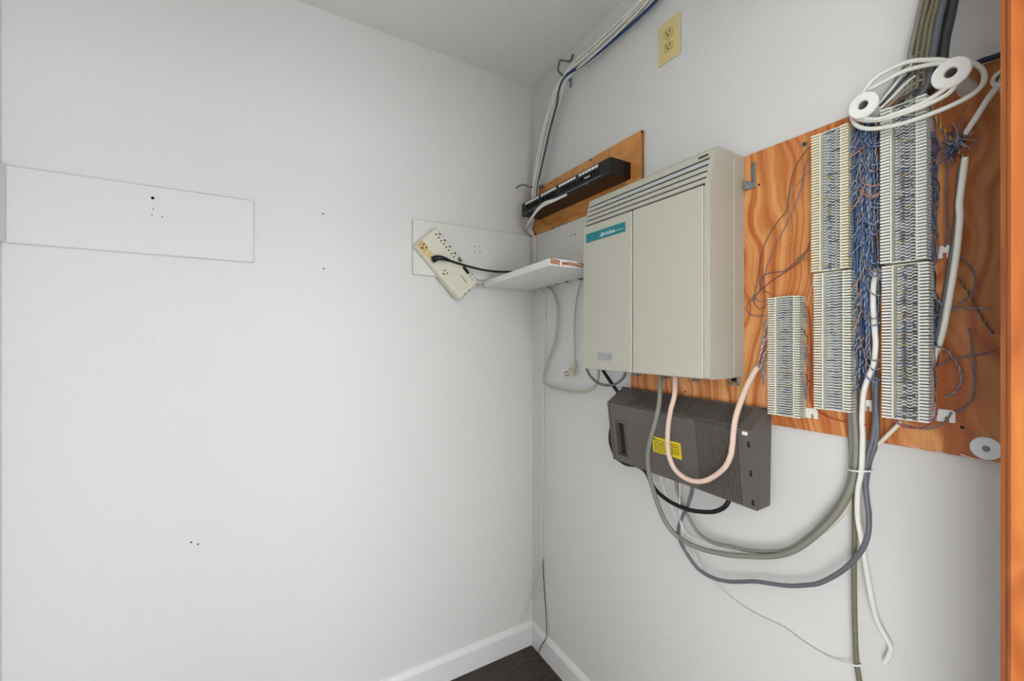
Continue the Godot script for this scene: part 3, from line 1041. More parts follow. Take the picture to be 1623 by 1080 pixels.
func block(label: String, x0: float, x1: float, y0: float, y1: float, zf: float, teeth: Material, cols: int, tabs: Array, wires: int, stagger: float):
	var w := x1 - x0
	var h := y1 - y0
	var o := thing("wiring_block", label, "wiring block", Vector3(x0, y0, 0.016), "punch down wiring blocks on the plywood")
	var f := zf - 0.016
	var cw := 0.0135
	# hollow stand-off bracket behind the block
	var st := mb()
	box(st, Vector3(0.006, 0.001, 0), Vector3(0.010, h - 0.001, f - 0.028), 0.0005)
	box(st, Vector3(w - 0.007, 0.001, 0), Vector3(w - 0.003, h - 0.001, f - 0.028), 0.0005)
	box(st, Vector3(0.010, 0.001, 0), Vector3(w - 0.007, 0.004, f - 0.028), 0.0005)
	put("bracket", st, mats.off_plastic, o)
	for t in tabs:
		# mounting ears with a keyhole notch
		st = mb()
		var s: float = t[0]
		var yy: float = t[1]
		var pr := [Vector2(0, 0), Vector2(0.010, 0), Vector2(0.010, 0.009), Vector2(0.015, 0.009), Vector2(0.015, 0), Vector2(0.022, 0), Vector2(0.022, 0.018), Vector2(0.018, 0.021), Vector2(0, 0.021)]
		var q := []
		for p in pr:
			q.append(Vector2((w - 0.002 + p.x) if s > 0 else (0.002 - p.x), yy + p.y))
		prism(st, q, 2, 0.0005, 0.005)
		put("mounting_ear", st, mats.white_plastic, o)
	# body with a sunken field
	st = mb()
	box(st, Vector3(0.004, 0, f - 0.029), Vector3(w - 0.003, h, f - 0.024), 0.0008)
	put("body", st, mats.off_plastic, o)
	st = mb()
	box(st, Vector3(cw - 0.001, 0.0, f - 0.025), Vector3(cw + 0.0015, h, f - 0.004), 0.0006)
	box(st, Vector3(w - cw - 0.0015, 0.0, f - 0.025), Vector3(w - cw + 0.001, h, f - 0.004), 0.0006)
	box(st, Vector3(cw, h - 0.002, f - 0.025), Vector3(w - cw, h, f - 0.006), 0.0005)
	box(st, Vector3(cw, 0.0, f - 0.025), Vector3(w - cw, 0.002, f - 0.006), 0.0005)
	put("channel_wall", st, mats.off_plastic, o)
	var pitch := h / 50.0
	for s in 2:
		var comb := mb()
		var bx := 0.0 if s == 0 else w - cw
		for k in 50:
			var y := k * pitch + pitch * 0.13
			box(comb, Vector3(bx, y, f - 0.0245), Vector3(bx + cw, y + pitch * 0.62, f), 0.0006)
		put("fanning_comb", comb, teeth, o)
	# metal clips in staggered columns
	var clips := mb()
	var fw := w - 2 * cw - 0.0075
	for c in cols:
		for k in 50:
			var x := cw + 0.0055 + fw * (c + 0.5) / cols
			var y := (k + 0.5) * pitch + (pitch * stagger if c % 2 else 0.0)
			if y > h - 0.003:
				continue
			var hw := fw / cols * 0.49
			var z := f - 0.0245
			var tz := f - 0.0055 - rng.randf() * 0.0012
			var bow := pitch * (0.11 if stagger > 0.3 else 0.06) * (1 if c % 2 else -1)
			var hh := pitch * 0.165
			var cc := Vector3(x, y, (z + tz) / 2)
			for half in 2:
				var xl := x - hw if half == 0 else x
				var xr := x if half == 0 else x + hw
				var yl := y - bow if half == 0 else y + bow
				var yr := y + bow if half == 0 else y - bow
				var foot := [Vector3(xl, yl - hh, z), Vector3(xr, yr - hh, z), Vector3(xr, yr + hh, z), Vector3(xl, yl + hh, z)]
				var top := []
				for p in foot:
					top.append(Vector3(p.x, p.y, tz))
				poly(clips, top, cc)
				for e in 4:
					var g := (e + 1) % 4
					poly(clips, [foot[e], foot[g], top[g], top[e]], cc)
	put("terminal_clips", clips, mats.clip, o).set_meta("kind", "stuff")
	# thin conductors punched into the rows, with extra dark ones imitating shaded gaps
	var stub := mb()
	var cols_ := [Color(0.03, 0.06, 0.16), Color(0.10, 0.10, 0.12), Color(0.03, 0.03, 0.04), Color(0.42, 0.33, 0.07), Color(0.12, 0.10, 0.15), Color(0.05, 0.08, 0.14), Color(0.14, 0.07, 0.04)]
	for k in wires:
		var y := (clampi(int(rng.randfn([14.0, 36.0, 25.0][k % 3], 7.0)), 1, 49) + 0.02) * pitch
		var xa := cw + 0.0055 + rng.randf() * fw * 0.5
		var xb := minf(xa + fw * (0.2 + rng.randf() * 0.35), w - cw - 0.002)
		tube(stub, PackedVector3Array([Vector3(xa, y, f - 0.006), Vector3((xa + xb) / 2, y + 0.0006, f - 0.004), Vector3(xb, y, f - 0.006)]), 0.0008, 5, cols_[rng.randi() % 7])
	put("punched_shade_wires", stub, mats.tint, o).set_meta("kind", "stuff")

func blocks():
	block("small white wiring block standing alone low on the plywood beside the cabinet", 1.0256, 1.0904, 1.162, 1.42, 0.05, mats.off_plastic, 4, [[1.0, 0.0]], 46, 0.2)
	block("yellowed cream wiring block, upper one of the left tall column", 1.1181, 1.1802, 1.4615, 1.735, 0.065, mats.cream_plastic, 4, [], 34, 0.5)
	block("white wiring block directly below the yellowed cream one", 1.1225, 1.1841, 1.189, 1.4585, 0.065, mats.off_plastic, 4, [[1.0, 0.002], [-1.0, 0.25]], 24, 0.15)
	block("bright white wiring block, upper one of the column nearest the door frame", 1.2269, 1.2878, 1.4605, 1.735, 0.065, mats.white_plastic, 4, [[1.0, 0.003]], 64, 0.5)
	block("bright white wiring block, lower one of the column nearest the door frame", 1.2291, 1.2908, 1.188, 1.457, 0.065, mats.white_plastic, 4, [[1.0, 0.0], [-1.0, 0.25]], 110, 0.5)

# ------------------------------------------------------------------ spools and small hardware
func spool(label: String, at: Vector3, r: float):
	var o := thing("wire_spool", label, "spool", Vector3(at.x, at.y, 0.016), "white mushroom wire spools")
	var z := at.z - 0.016
	var st := mb()
	lathe(st, [Vector2(0.0070, z - 0.004), Vector2(0.0080, z - 0.0005), Vector2(r * 0.93, z - 0.0015), Vector2(r * 0.985, z - 0.003), Vector2(r, z - 0.0055), Vector2(r * 0.97, z - 0.0075), Vector2(0.0105, z - 0.009)], 40)
	put("front_flange", st, mats.white_plastic, o)
	st = mb()
	lathe(st, [Vector2(0.0105, z - 0.009), Vector2(0.0098, z - 0.03), Vector2(0.0105, 0.004), Vector2(0.012, 0.0)], 32)
	put("post", st, mats.white_plastic, o)
	st = mb()
	lathe(st, [Vector2(0.0070, z - 0.004), Vector2(0.0066, z - 0.03), Vector2(0.0, z - 0.03)], 24)
	put("bore", st, mats.grey_cable, o)

func spools():
	spool("smaller looking white wire spool above the gap between the two block columns", Vector3(1.2145, 1.7402, 0.1), 0.0222)
	spool("large white wire spool at top right beneath the grey cable trunk", Vector3(1.3238, 1.7365, 0.1), 0.0228)
	spool("partly hidden pale spool tucked against the orange door frame", Vector3(1.3691, 1.7174, 0.06), 0.013)

func small_metal():
	# fender washer low on the board
	var o := thing("fender_washer", "large zinc washer and screw at the plywood's lower right corner", "washer", Vector3(1.3448, 1.1533, 0.016))
	var st := mb()
	lathe(st, [Vector2(0.004, 0.001), Vector2(0.0045, 0.0028), Vector2(0.0175, 0.0024), Vector2(0.0185, 0.0012), Vector2(0.0185, 0)], 36)
	put("washer", st, mats.zinc, o)
	st = mb()
	lathe(st, [Vector2(0.0, 0.003), Vector2(0.0035, 0.0034), Vector2(0.0045, 0.0025)], 14)
	put("screw", st, mats.dark_steel, o)
	o = thing("fender_washer", "small dull screw and washer near the plywood's top edge left of the cream block", "washer", Vector3(1.0842, 1.7432, 0.016))
	st = mb()
	lathe(st, [Vector2(0.002, 0.001), Vector2(0.0025, 0.0018), Vector2(0.0055, 0.0014), Vector2(0.006, 0)], 20)
	put("washer", st, mats.dark_steel, o)
	st = mb()
	lathe(st, [Vector2(0.0, 0.0022), Vector2(0.0022, 0.0022), Vector2(0.0026, 0.0014)], 12)
	put("screw", st, mats.hole, o)
	# bridle hooks for the white trunk
	o = thing("cable_hook", "bent steel cable hook near the ceiling holding the white cables", "hook", Vector3(0.2738, 2.3153, 0))
	st = mb()
	var base: Vector3 = o.position
	var pts := [Vector3(0.2846, 2.4114, 0.004), Vector3(0.2839, 2.3821, 0.014), Vector3(0.2645, 2.3883, 0.05), Vector3(0.2593, 2.3489, 0.055), Vector3(0.2788, 2.3192, 0.04), Vector3(0.2737, 2.3207, 0.006)]
	var q := []
	for p in pts:
		q.append(p - base)
	tube(st, bent_path(q), 0.0042, 10)
	put("rod", st, mats.dark_steel, o)
	st = mb()
	var pa := [Vector3(-0.0039, 0.0157, 0.003), Vector3(-0.002, -0.0216, 0.003)]
	box(st, Vector3(pa[0].x - 0.005, pa[1].y, 0.0), Vector3(pa[0].x + 0.009, pa[0].y, 0.005), 0.002)
	put("plate", st, mats.steel, o)
	o = thing("cable_hook", "bent steel cable hook sticking out above the left end of the patch panel", "hook", Vector3(0.0776, 1.9746, 0.0125))
	base = o.position
	st = mb()
	q = []
	for p in [Vector3(0.106, 1.9648, 0.016), Vector3(0.0893, 1.9662, 0.03), Vector3(0.0862, 1.9622, 0.05), Vector3(0.0835, 1.962, 0.07), Vector3(0.0711, 1.97, 0.09), Vector3(0.0556, 1.9657, 0.105), Vector3(0.0468, 1.9579, 0.112)]:
		q.append(p - base)
	tube(st, smooth_path(q, 0.004), 0.004, 10)
	put("rod", st, mats.dark_steel, o)
	st = mb()
	box(st, Vector3(-0.02, -0.008, 0.0), Vector3(0.026, 0.006, 0.005), 0.002)
	put("plate", st, mats.steel, o)

# ------------------------------------------------------------------ cables
func cables():
	# trunk of white network cables from the ceiling down to the patch panel
	var trunk := [Vector3(0.7092, 2.3332, 0.035), Vector3(0.66, 2.3255, 0.035), Vector3(0.5698, 2.32, 0.035), Vector3(0.4519, 2.319, 0.035), Vector3(0.3544, 2.3218, 0.038), Vector3(0.293, 2.3051, 0.045), Vector3(0.2539, 2.283, 0.045), Vector3(0.2088, 2.2333, 0.042), Vector3(0.1675, 2.1705, 0.04), Vector3(0.1364, 2.0995, 0.04), Vector3(0.1072, 2.0221, 0.042), Vector3(0.0929, 1.9662, 0.045), Vector3(0.0957, 1.9044, 0.05)]
	var n_white := 13
	for k in n_white + 2:
		var ang := TAU * k / 7.0
		var rad := 0.0 if k == 0 else (0.0095 if k < 7 else 0.018)
		var pts := []
		for i in trunk.size():
			var p: Vector3 = trunk[i]
			var tight: float = [1.3, 1.25, 1.15, 1.1, 0.95, 0.62, 0.85, 1.0, 0.95, 0.9, 0.75, 0.65, 0.65][i]
			var dirv := Vector3(0.75, 0.65, 0) if i < 5 else Vector3(0.97, 0.25, 0)
			var off := (dirv * cos(ang + i * 0.12) * rad + Vector3(0, 0, 1) * sin(ang + i * 0.12) * rad) * tight
			off += Vector3(rng.randf_range(-1, 1), rng.randf_range(-1, 1), rng.randf_range(-0.5, 0.5)) * 0.0022
			p += off
			p.z = maxf(p.z, 0.006)
			pts.append(p)
		if k < n_white:
			cable("network_cable", "thin white network cable in the trunk dropping to the patch panel", pts, 0.0031, mats.white_cable, "white network cables of the trunk", 8)
		else:
			var bl := []
			for i in trunk.size():
				var sdir := Vector3(0.70, -0.71, -0.2) if i < 5 else (Vector3(0.9, 0.0, 0.42) if i < 7 else Vector3(1.0, 0.0, -0.5))
				bl.append(trunk[i] + sdir * [0.027, 0.026, 0.024, 0.021, 0.019, 0.013, 0.013, 0.014, 0.014, 0.013, 0.011, 0.009, 0.007][i] + Vector3(0, 0, 0.003) * (k - n_white) + Vector3(0.004, 0.003, 0) * (k - n_white))
			if k == n_white:
				cable("network_cable", "single blue network cable along the white trunk below the ceiling", bl, 0.0032, mats.blue_cable, "", 8)
			else:
				cable("network_cable", "slender dark grey cable running beside the blue one in the trunk", bl, 0.0022, mats.dark_cable, "", 8)
	# white leads coming forward under the patch panel
	var fan := [Vector3(0.3872, 1.829, 0.112), Vector3(0.3265, 1.8285, 0.116), Vector3(0.261, 1.8305, 0.12), Vector3(0.2074, 1.8195, 0.118), Vector3(0.161, 1.8062, 0.108), Vector3(0.0925, 1.8037, 0.085), Vector3(0.0473, 1.8008, 0.05), Vector3(0.0387, 1.7796, 0.022)]
	for k in 5:
		var pts := []
		for i in fan.size():
			pts.append(fan[i] + Vector3(0.004 * (k - 2), 0.0042 * (k - 2), 0.002 * (k % 2)) * [0.12, 0.35, 0.7, 1.0, 1.3, 1.6, 1.0, 0.4][i])
		cable("patch_lead", "white lead sweeping under the left end of the patch panel", pts, 0.0024, mats.white_cable, "white leads under the patch panel", 8)
	for k in 3:
		var pts := [Vector3(0.0689, 1.843, 0.07), Vector3(0.0331, 1.835, 0.06), Vector3(0.012, 1.8226, 0.05), Vector3(0.0395, 1.8033, 0.045), Vector3(0.0718, 1.811, 0.05), Vector3(0.1015, 1.8284, 0.06)]
		var q := []
		for p in pts:
			q.append(p + Vector3(0.006 * (k - 1), -0.004 * k, 0.006 * (k - 1)))
		cable("patch_lead", "short white lead looped below the panel in the corner", q, 0.0022, mats.white_cable, "short leads below the panel in the corner", 8)
	cable("corner_cable", "white cable down the corner from the patch panel behind the shelf", [Vector3(0.0481, 1.8312, 0.06), Vector3(0.0273, 1.819, 0.05), Vector3(0.0317, 1.8031, 0.04), Vector3(0.0509, 1.7759, 0.03), Vector3(0.0609, 1.7527, 0.027), Vector3(0.0594, 1.6996, 0.026), Vector3(0.0546, 1.62, 0.026), Vector3(0.0497, 1.575, 0.026)], 0.0028, mats.white_cable)
	cable("corner_cable", "thin white cable down the room corner below the shelf", [Vector3(0.0207, 1.5544, 0.02), Vector3(0.0649, 1.5415, 0.02), Vector3(0.0997, 1.5248, 0.018), Vector3(0.1049, 1.5036, 0.012), Vector3(0.1014, 1.4567, 0.008), Vector3(0.0962, 1.2721, 0.006), Vector3(0.0901, 1.0598, 0.005), Vector3(0.0854, 0.7935, 0.005), Vector3(0.0807, 0.5525, 0.005), Vector3(0.0798, 0.4059, 0.006)], 0.0022, mats.white_cable)
	# split ends
	cable("split_wire", "left one of the pale wires splitting near the floor in the corner", [Vector3(0.0828, 0.4104, 0.008), Vector3(0.0638, 0.3643, 0.008), Vector3(0.0435, 0.3117, 0.009), Vector3(0.012, 0.2648, 0.012), Vector3(0.009, 0.2098, 0.019), Vector3(0.008, 0.1659, 0.0378), Vector3(0.013, 0.1369, 0.057), Vector3(0.017, 0.1097, 0.0658)], 0.0018, mats.white_cable)
	cable("split_wire", "right one of the pale wires splitting near the floor in the corner", [Vector3(0.0904, 0.409, 0.01), Vector3(0.0819, 0.357, 0.009), Vector3(0.0677, 0.3048, 0.009), Vector3(0.0475, 0.249, 0.01), Vector3(0.013, 0.2029, 0.014), Vector3(0.01, 0.1666, 0.0196), Vector3(0.012, 0.1395, 0.0339), Vector3(0.017, 0.1113, 0.0467)], 0.0018, mats.white_cable)
	cable("split_wire", "dark wire curling over the right baseboard onto the floor", [Vector3(0.0883, 0.4126, 0.007), Vector3(0.0901, 0.3572, 0.005), Vector3(0.0994, 0.2692, 0.005), Vector3(0.1123, 0.1845, 0.006), Vector3(0.1254, 0.1211, 0.012), Vector3(0.1272, 0.0984, 0.018), Vector3(0.0965, 0.0509, 0.019), Vector3(0.077, 0.003, 0.0233), Vector3(0.1247, 0.003, 0.063), Vector3(0.1962, 0.003, 0.1018)], 0.0018, mats.dark_cable)
	var tp := mb()
	box(tp, Vector3(-0.004, -0.006, -0.004), Vector3(0.004, 0.006, 0.004), 0.0015)
	tag(put("tape_wrap", tp, mats.white_plastic, null, Vector3(0.0837, 0.4105, 0.007)), "scrap of white tape where the corner wires split", "tape")
	# cord of the power strip, along the shelf seam and down in a loop
	cable("beige_cable", "beige power strip cord looping below the shelf beside the corner", [Vector3(0.035, 1.5483, 0.2861), Vector3(0.022, 1.5445, 0.2518), Vector3(0.012, 1.5504, 0.218), Vector3(0.008, 1.5556, 0.1865), Vector3(0.008, 1.5518, 0.1444), Vector3(0.008, 1.5535, 0.0982), Vector3(0.008, 1.5606, 0.0507), Vector3(0.012, 1.5653, 0.0144), Vector3(0.0768, 1.5594, 0.012), Vector3(0.135, 1.5448, 0.014), Vector3(0.1744, 1.5176, 0.014), Vector3(0.1998, 1.4751, 0.014), Vector3(0.2061, 1.4247, 0.014), Vector3(0.1998, 1.37, 0.014), Vector3(0.1787, 1.3048, 0.014), Vector3(0.135, 1.2345, 0.014), Vector3(0.1106, 1.1837, 0.016), Vector3(0.1181, 1.1531, 0.018), Vector3(0.1611, 1.139, 0.02), Vector3(0.2312, 1.1348, 0.022), Vector3(0.3116, 1.1348, 0.024), Vector3(0.3727, 1.1402, 0.024), Vector3(0.4134, 1.1523, 0.024), Vector3(0.4418, 1.1748, 0.026), Vector3(0.4558, 1.2022, 0.03), Vector3(0.4811, 1.2407, 0.05)], 0.0048, mats.beige_cable)
	var wp := thing("hanging_plug", "beige plug on a pale cord hanging left of the cabinet", "plug", Vector3(0.2877, 1.2057, 0.014))
	var st := mb()
	var base: Vector3 = wp.position
	var q := []
	for p in [Vector3(0.3442, 1.5472, 0.012), Vector3(0.3395, 1.5291, 0.014), Vector3(0.3225, 1.4937, 0.012), Vector3(0.309, 1.4431, 0.01), Vector3(0.3022, 1.3724, 0.009), Vector3(0.304, 1.3013, 0.009), Vector3(0.3053, 1.2493, 0.01)]:
		q.append(p - base)
	tube(st, smooth_path(q), 0.0026, 8)
	put("cord", st, mats.beige_cable, wp)
	st = mb()
	q = []
	for p in [Vector3(0.3053, 1.2516, 0.01), Vector3(0.3059, 1.2328, 0.012), Vector3(0.3015, 1.2161, 0.016)]:
		q.append(p - base)
	tube(st, smooth_path(q, 0.003), 0.0045, 10, null, 0.0, 1.0, 0.0, 0.009)
	var dir := Vector3(-0.75, -0.3, 0.6).normalized()
	var bs := Basis.looking_at(-dir, Vector3.UP)
	lathe(st, [Vector2(0.0, 0.012), Vector2(0.013, 0.012), Vector2(0.0155, 0.009), Vector2(0.0155, 0.0), Vector2(0.012, -0.008), Vector2(0.0, -0.01)], 24, bs, Vector3(0.3028, 1.2069, 0.02) - base)
	put("plug_body", st, mat(Color(0.78, 0.76, 0.68), 0.45), wp)
	for s in [Vector3(0.0, 0.006, 0), Vector3(0.0, -0.006, 0.002)]:
		st = mb()
		var c: Vector3 = Vector3(0.3028, 1.2069, 0.02) - base + bs * s
		tube(st, PackedVector3Array([c, c + dir * 0.030]), 0.0026, 6)
		put("prong", st, mats.dark_steel, wp)
	# cords under the cabinet
	cable("slate_grey_cable", "short grey cord looping below the cabinet's lower left corner", [Vector3(0.4963, 1.2498, 0.12), Vector3(0.5055, 1.228, 0.12), Vector3(0.5179, 1.2085, 0.115), Vector3(0.5421, 1.19, 0.105), Vector3(0.574, 1.1862, 0.09), Vector3(0.6043, 1.1981, 0.08), Vector3(0.6153, 1.2158, 0.07), Vector3(0.6231, 1.2373, 0.07)], 0.0042, mats.slate_cable)
	cable("black_cable", "black cord dropping from the cabinet behind the dark power unit", [Vector3(0.4983, 1.2461, 0.06), Vector3(0.5111, 1.2261, 0.058), Vector3(0.5371, 1.1971, 0.055), Vector3(0.5685, 1.1616, 0.05), Vector3(0.5607, 1.1219, 0.012)], 0.0055, mats.black_cord)
	cable("black_cable", "long black cord sagging from the power unit's left end to its underside", [Vector3(0.5409, 1.0608, 0.045), Vector3(0.5361, 1.03, 0.05), Vector3(0.5361, 0.9954, 0.05), Vector3(0.5625, 0.9597, 0.055), Vector3(0.5871, 0.9499, 0.055), Vector3(0.6087, 0.9438, 0.05), Vector3(0.6518, 0.9502, 0.05), Vector3(0.6831, 0.9399, 0.05), Vector3(0.6994, 0.917, 0.05), Vector3(0.7243, 0.8957, 0.05), Vector3(0.7652, 0.8825, 0.05), Vector3(0.8212, 0.8822, 0.055), Vector3(0.8674, 0.8912, 0.055), Vector3(0.9037, 0.9048, 0.055), Vector3(0.93, 0.9262, 0.055), Vector3(0.9411, 0.9516, 0.05)], 0.0055, mats.black_cord)
	cable("grey_loop_cable", "thick grey cable looping from the cabinet over the power unit to the blocks", [Vector3(0.7669, 1.2399, 0.09), Vector3(0.7764, 1.2274, 0.1), Vector3(0.7854, 1.2004, 0.112), Vector3(0.7902, 1.1634, 0.12), Vector3(0.7864, 1.1318, 0.124), Vector3(0.7771, 1.1005, 0.124), Vector3(0.7627, 1.0607, 0.122), Vector3(0.7506, 1.022, 0.118), Vector3(0.7446, 0.9783, 0.11), Vector3(0.7434, 0.9419, 0.1), Vector3(0.7477, 0.9052, 0.09), Vector3(0.7563, 0.8664, 0.08), Vector3(0.769, 0.8311, 0.07), Vector3(0.7917, 0.8052, 0.06), Vector3(0.8231, 0.7951, 0.055), Vector3(0.8567, 0.7934, 0.05), Vector3(0.894, 0.7995, 0.048), Vector3(0.938, 0.8104, 0.045), Vector3(0.9809, 0.8261, 0.043), Vector3(1.02, 0.8426, 0.042), Vector3(1.0505, 0.8596, 0.042), Vector3(1.0806, 0.8849, 0.042), Vector3(1.1135, 0.9249, 0.042), Vector3(1.1487, 0.9789, 0.042), Vector3(1.1704, 1.0268, 0.042), Vector3(1.1804, 1.0648, 0.042), Vector3(1.1843, 1.1101, 0.042), Vector3(1.1834, 1.1517, 0.042), Vector3(1.1799, 1.1927, 0.038), Vector3(1.1757, 1.2522, 0.032), Vector3(1.1749, 1.325, 0.03)], 0.0062, mats.grey_cable)
	cable("grey_cable", "thinner dark grey cable dropping from the power unit and joining the grey loop", [Vector3(0.7858, 0.9662, 0.05), Vector3(0.7867, 0.9214, 0.046), Vector3(0.8016, 0.8846, 0.042), Vector3(0.8195, 0.8535, 0.04), Vector3(0.8467, 0.8233, 0.036), Vector3(0.888, 0.8155, 0.034), Vector3(0.933, 0.8248, 0.032), Vector3(0.9746, 0.8336, 0.032), Vector3(1.032, 0.857, 0.034), Vector3(1.0643, 0.8786, 0.034), Vector3(1.1031, 0.9227, 0.034), Vector3(1.139, 0.9787, 0.034), Vector3(1.1633, 1.0267, 0.034), Vector3(1.1724, 1.0636, 0.034), Vector3(1.1744, 1.1067, 0.034), Vector3(1.1734, 1.1489, 0.034), Vector3(1.1699, 1.1906, 0.03)], 0.0045, mats.grey_cable)
	cable("slate_cable", "slate blue cable swinging in the lowest loop under the power unit", [Vector3(0.8383, 0.961, 0.05), Vector3(0.8346, 0.927, 0.05), Vector3(0.8198, 0.887, 0.048), Vector3(0.8007, 0.8479, 0.046), Vector3(0.7892, 0.8124, 0.044), Vector3(0.7936, 0.783, 0.042), Vector3(0.8157, 0.7548, 0.04), Vector3(0.837, 0.7357, 0.038), Vector3(0.8576, 0.7269, 0.036), Vector3(0.888, 0.7266, 0.034), Vector3(0.9218, 0.735, 0.032), Vector3(0.9565, 0.7516, 0.032), Vector3(0.9892, 0.7686, 0.032), Vector3(1.0282, 0.7825, 0.032), Vector3(1.0646, 0.7968, 0.032), Vector3(1.0984, 0.8165, 0.034), Vector3(1.1222, 0.8336, 0.036), Vector3(1.1594, 0.8755, 0.04), Vector3(1.188, 0.9212, 0.044), Vector3(1.2021, 0.9595, 0.046), Vector3(1.2049, 0.9991, 0.046), Vector3(1.2005, 1.0357, 0.044), Vector3(1.1979, 1.0745, 0.042), Vector3(1.2019, 1.114, 0.04), Vector3(1.2087, 1.1502, 0.038), Vector3(1.2102, 1.1967, 0.034), Vector3(1.206, 1.2545, 0.03), Vector3(1.2034, 1.3014, 0.028)], 0.0046, mats.slate_cable)
	cable("slate_cable", "slate grey cable leaving the bundle below the gap between the columns", [Vector3(1.2107, 1.2572, 0.03), Vector3(1.2111, 1.2085, 0.034), Vector3(1.2136, 1.1672, 0.036), Vector3(1.2108, 1.133, 0.036), Vector3(1.2034, 1.1055, 0.036), Vector3(1.1989, 1.0829, 0.034), Vector3(1.1936, 1.0451, 0.03)], 0.0045, mats.slate_cable)
	cable("olive_cable", "olive cable hanging straight down from the plywood to below the view", [Vector3(1.1789, 1.2524, 0.03), Vector3(1.1807, 1.1923, 0.032), Vector3(1.1784, 1.1402, 0.034), Vector3(1.1779, 1.0754, 0.03), Vector3(1.176, 0.9806, 0.026), Vector3(1.1742, 0.8794, 0.024), Vector3(1.1745, 0.78, 0.022), Vector3(1.177, 0.7095, 0.022), Vector3(1.182, 0.6704, 0.022), Vector3(1.1918, 0.6053, 0.022)], 0.0044, mats.olive_cable)
	cable("olive_cable", "short olive cable at the left of the bundle crossing the plywood's lower edge", [Vector3(1.1679, 1.2025, 0.03), Vector3(1.1699, 1.16, 0.03), Vector3(1.1709, 1.1297, 0.03), Vector3(1.1729, 1.096, 0.03), Vector3(1.1749, 1.0673, 0.03)], 0.004, mats.olive_cable)
	cable("white_cable", "white cable snaking down between the columns and hanging to a curled end", [Vector3(1.21, 1.4597, 0.028), Vector3(1.2133, 1.4285, 0.05), Vector3(1.213, 1.4031, 0.052), Vector3(1.2135, 1.3767, 0.052), Vector3(1.2153, 1.3445, 0.052), Vector3(1.2167, 1.3158, 0.052), Vector3(1.2135, 1.2814, 0.052), Vector3(1.2064, 1.2568, 0.053), Vector3(1.2002, 1.2296, 0.054), Vector3(1.1974, 1.1837, 0.054), Vector3(1.1983, 1.1465, 0.054), Vector3(1.1964, 1.0842, 0.054), Vector3(1.1897, 1.044, 0.05), Vector3(1.1878, 0.994, 0.046), Vector3(1.1921, 0.9509, 0.042), Vector3(1.1975, 0.8779, 0.03), Vector3(1.2059, 0.8071, 0.02), Vector3(1.2174, 0.7765, 0.014), Vector3(1.2254, 0.7609, 0.012), Vector3(1.2241, 0.746, 0.012), Vector3(1.2168, 0.7249, 0.012)], 0.0045, mats.white_cable)
	cable("white_cable", "white cable leaving the lower right block diagonally toward the bundle", [Vector3(1.2455, 1.1812, 0.03), Vector3(1.2398, 1.1705, 0.034), Vector3(1.2278, 1.1517, 0.038), Vector3(1.2139, 1.1322, 0.034), Vector3(1.2015, 1.1134, 0.028), Vector3(1.1903, 1.0829, 0.026), Vector3(1.1817, 1.0489, 0.024), Vector3(1.1699, 1.0143, 0.022), Vector3(1.1505, 0.9736, 0.02), Vector3(1.128, 0.9418, 0.018), Vector3(1.109, 0.9209, 0.016)], 0.0036, mats.buff_cable)
	cable("white_wire", "thin pale wire from the power unit drifting low along the wall to the lower tie", [Vector3(0.7265, 0.9643, 0.05), Vector3(0.7385, 0.9207, 0.046), Vector3(0.7503, 0.8848, 0.042), Vector3(0.7722, 0.8478, 0.038), Vector3(0.7899, 0.8134, 0.032), Vector3(0.8087, 0.7893, 0.028), Vector3(0.8287, 0.7514, 0.024), Vector3(0.8519, 0.7213, 0.02), Vector3(0.8833, 0.7009, 0.014), Vector3(0.9181, 0.6823, 0.008), Vector3(0.9589, 0.6759, 0.005), Vector3(0.9972, 0.6768, 0.005), Vector3(1.0344, 0.6812, 0.005), Vector3(1.0642, 0.6755, 0.005), Vector3(1.0937, 0.6721, 0.005), Vector3(1.1241, 0.6724, 0.006), Vector3(1.1537, 0.6828, 0.012), Vector3(1.1755, 0.6972, 0.018)], 0.0014, mats.white_cable)
	cable("white_wire", "thin pale wire hanging beside the dark grey cable under the power unit", [Vector3(0.8056, 0.9699, 0.06), Vector3(0.8035, 0.93, 0.056), Vector3(0.8009, 0.8868, 0.054), Vector3(0.7998, 0.8552, 0.05), Vector3(0.8046, 0.824, 0.046), Vector3(0.821, 0.8078, 0.042), Vector3(0.8518, 0.8046, 0.038), Vector3(0.8859, 0.8072, 0.036), Vector3(0.9263, 0.8131, 0.034), Vector3(0.9653, 0.8242, 0.034)], 0.0013, mats.white_cable)
	cable("white_wire", "short kinked pale wire just below the power unit's underside", [Vector3(0.7713, 0.9673, 0.06), Vector3(0.7651, 0.9406, 0.055), Vector3(0.7499, 0.9216, 0.052), Vector3(0.7353, 0.9258, 0.05)], 0.0013, mats.white_cable)
	cable("white_wire", "pale wire twisting down beside the slate cable", [Vector3(0.8097, 0.8755, 0.05), Vector3(0.7978, 0.8477, 0.05), Vector3(0.8042, 0.8192, 0.048), Vector3(0.809, 0.7899, 0.044), Vector3(0.8118, 0.7666, 0.04), Vector3(0.8228, 0.7564, 0.034), Vector3(0.8455, 0.7309, 0.024), Vector3(0.8555, 0.7214, 0.02)], 0.0013, mats.w_white)
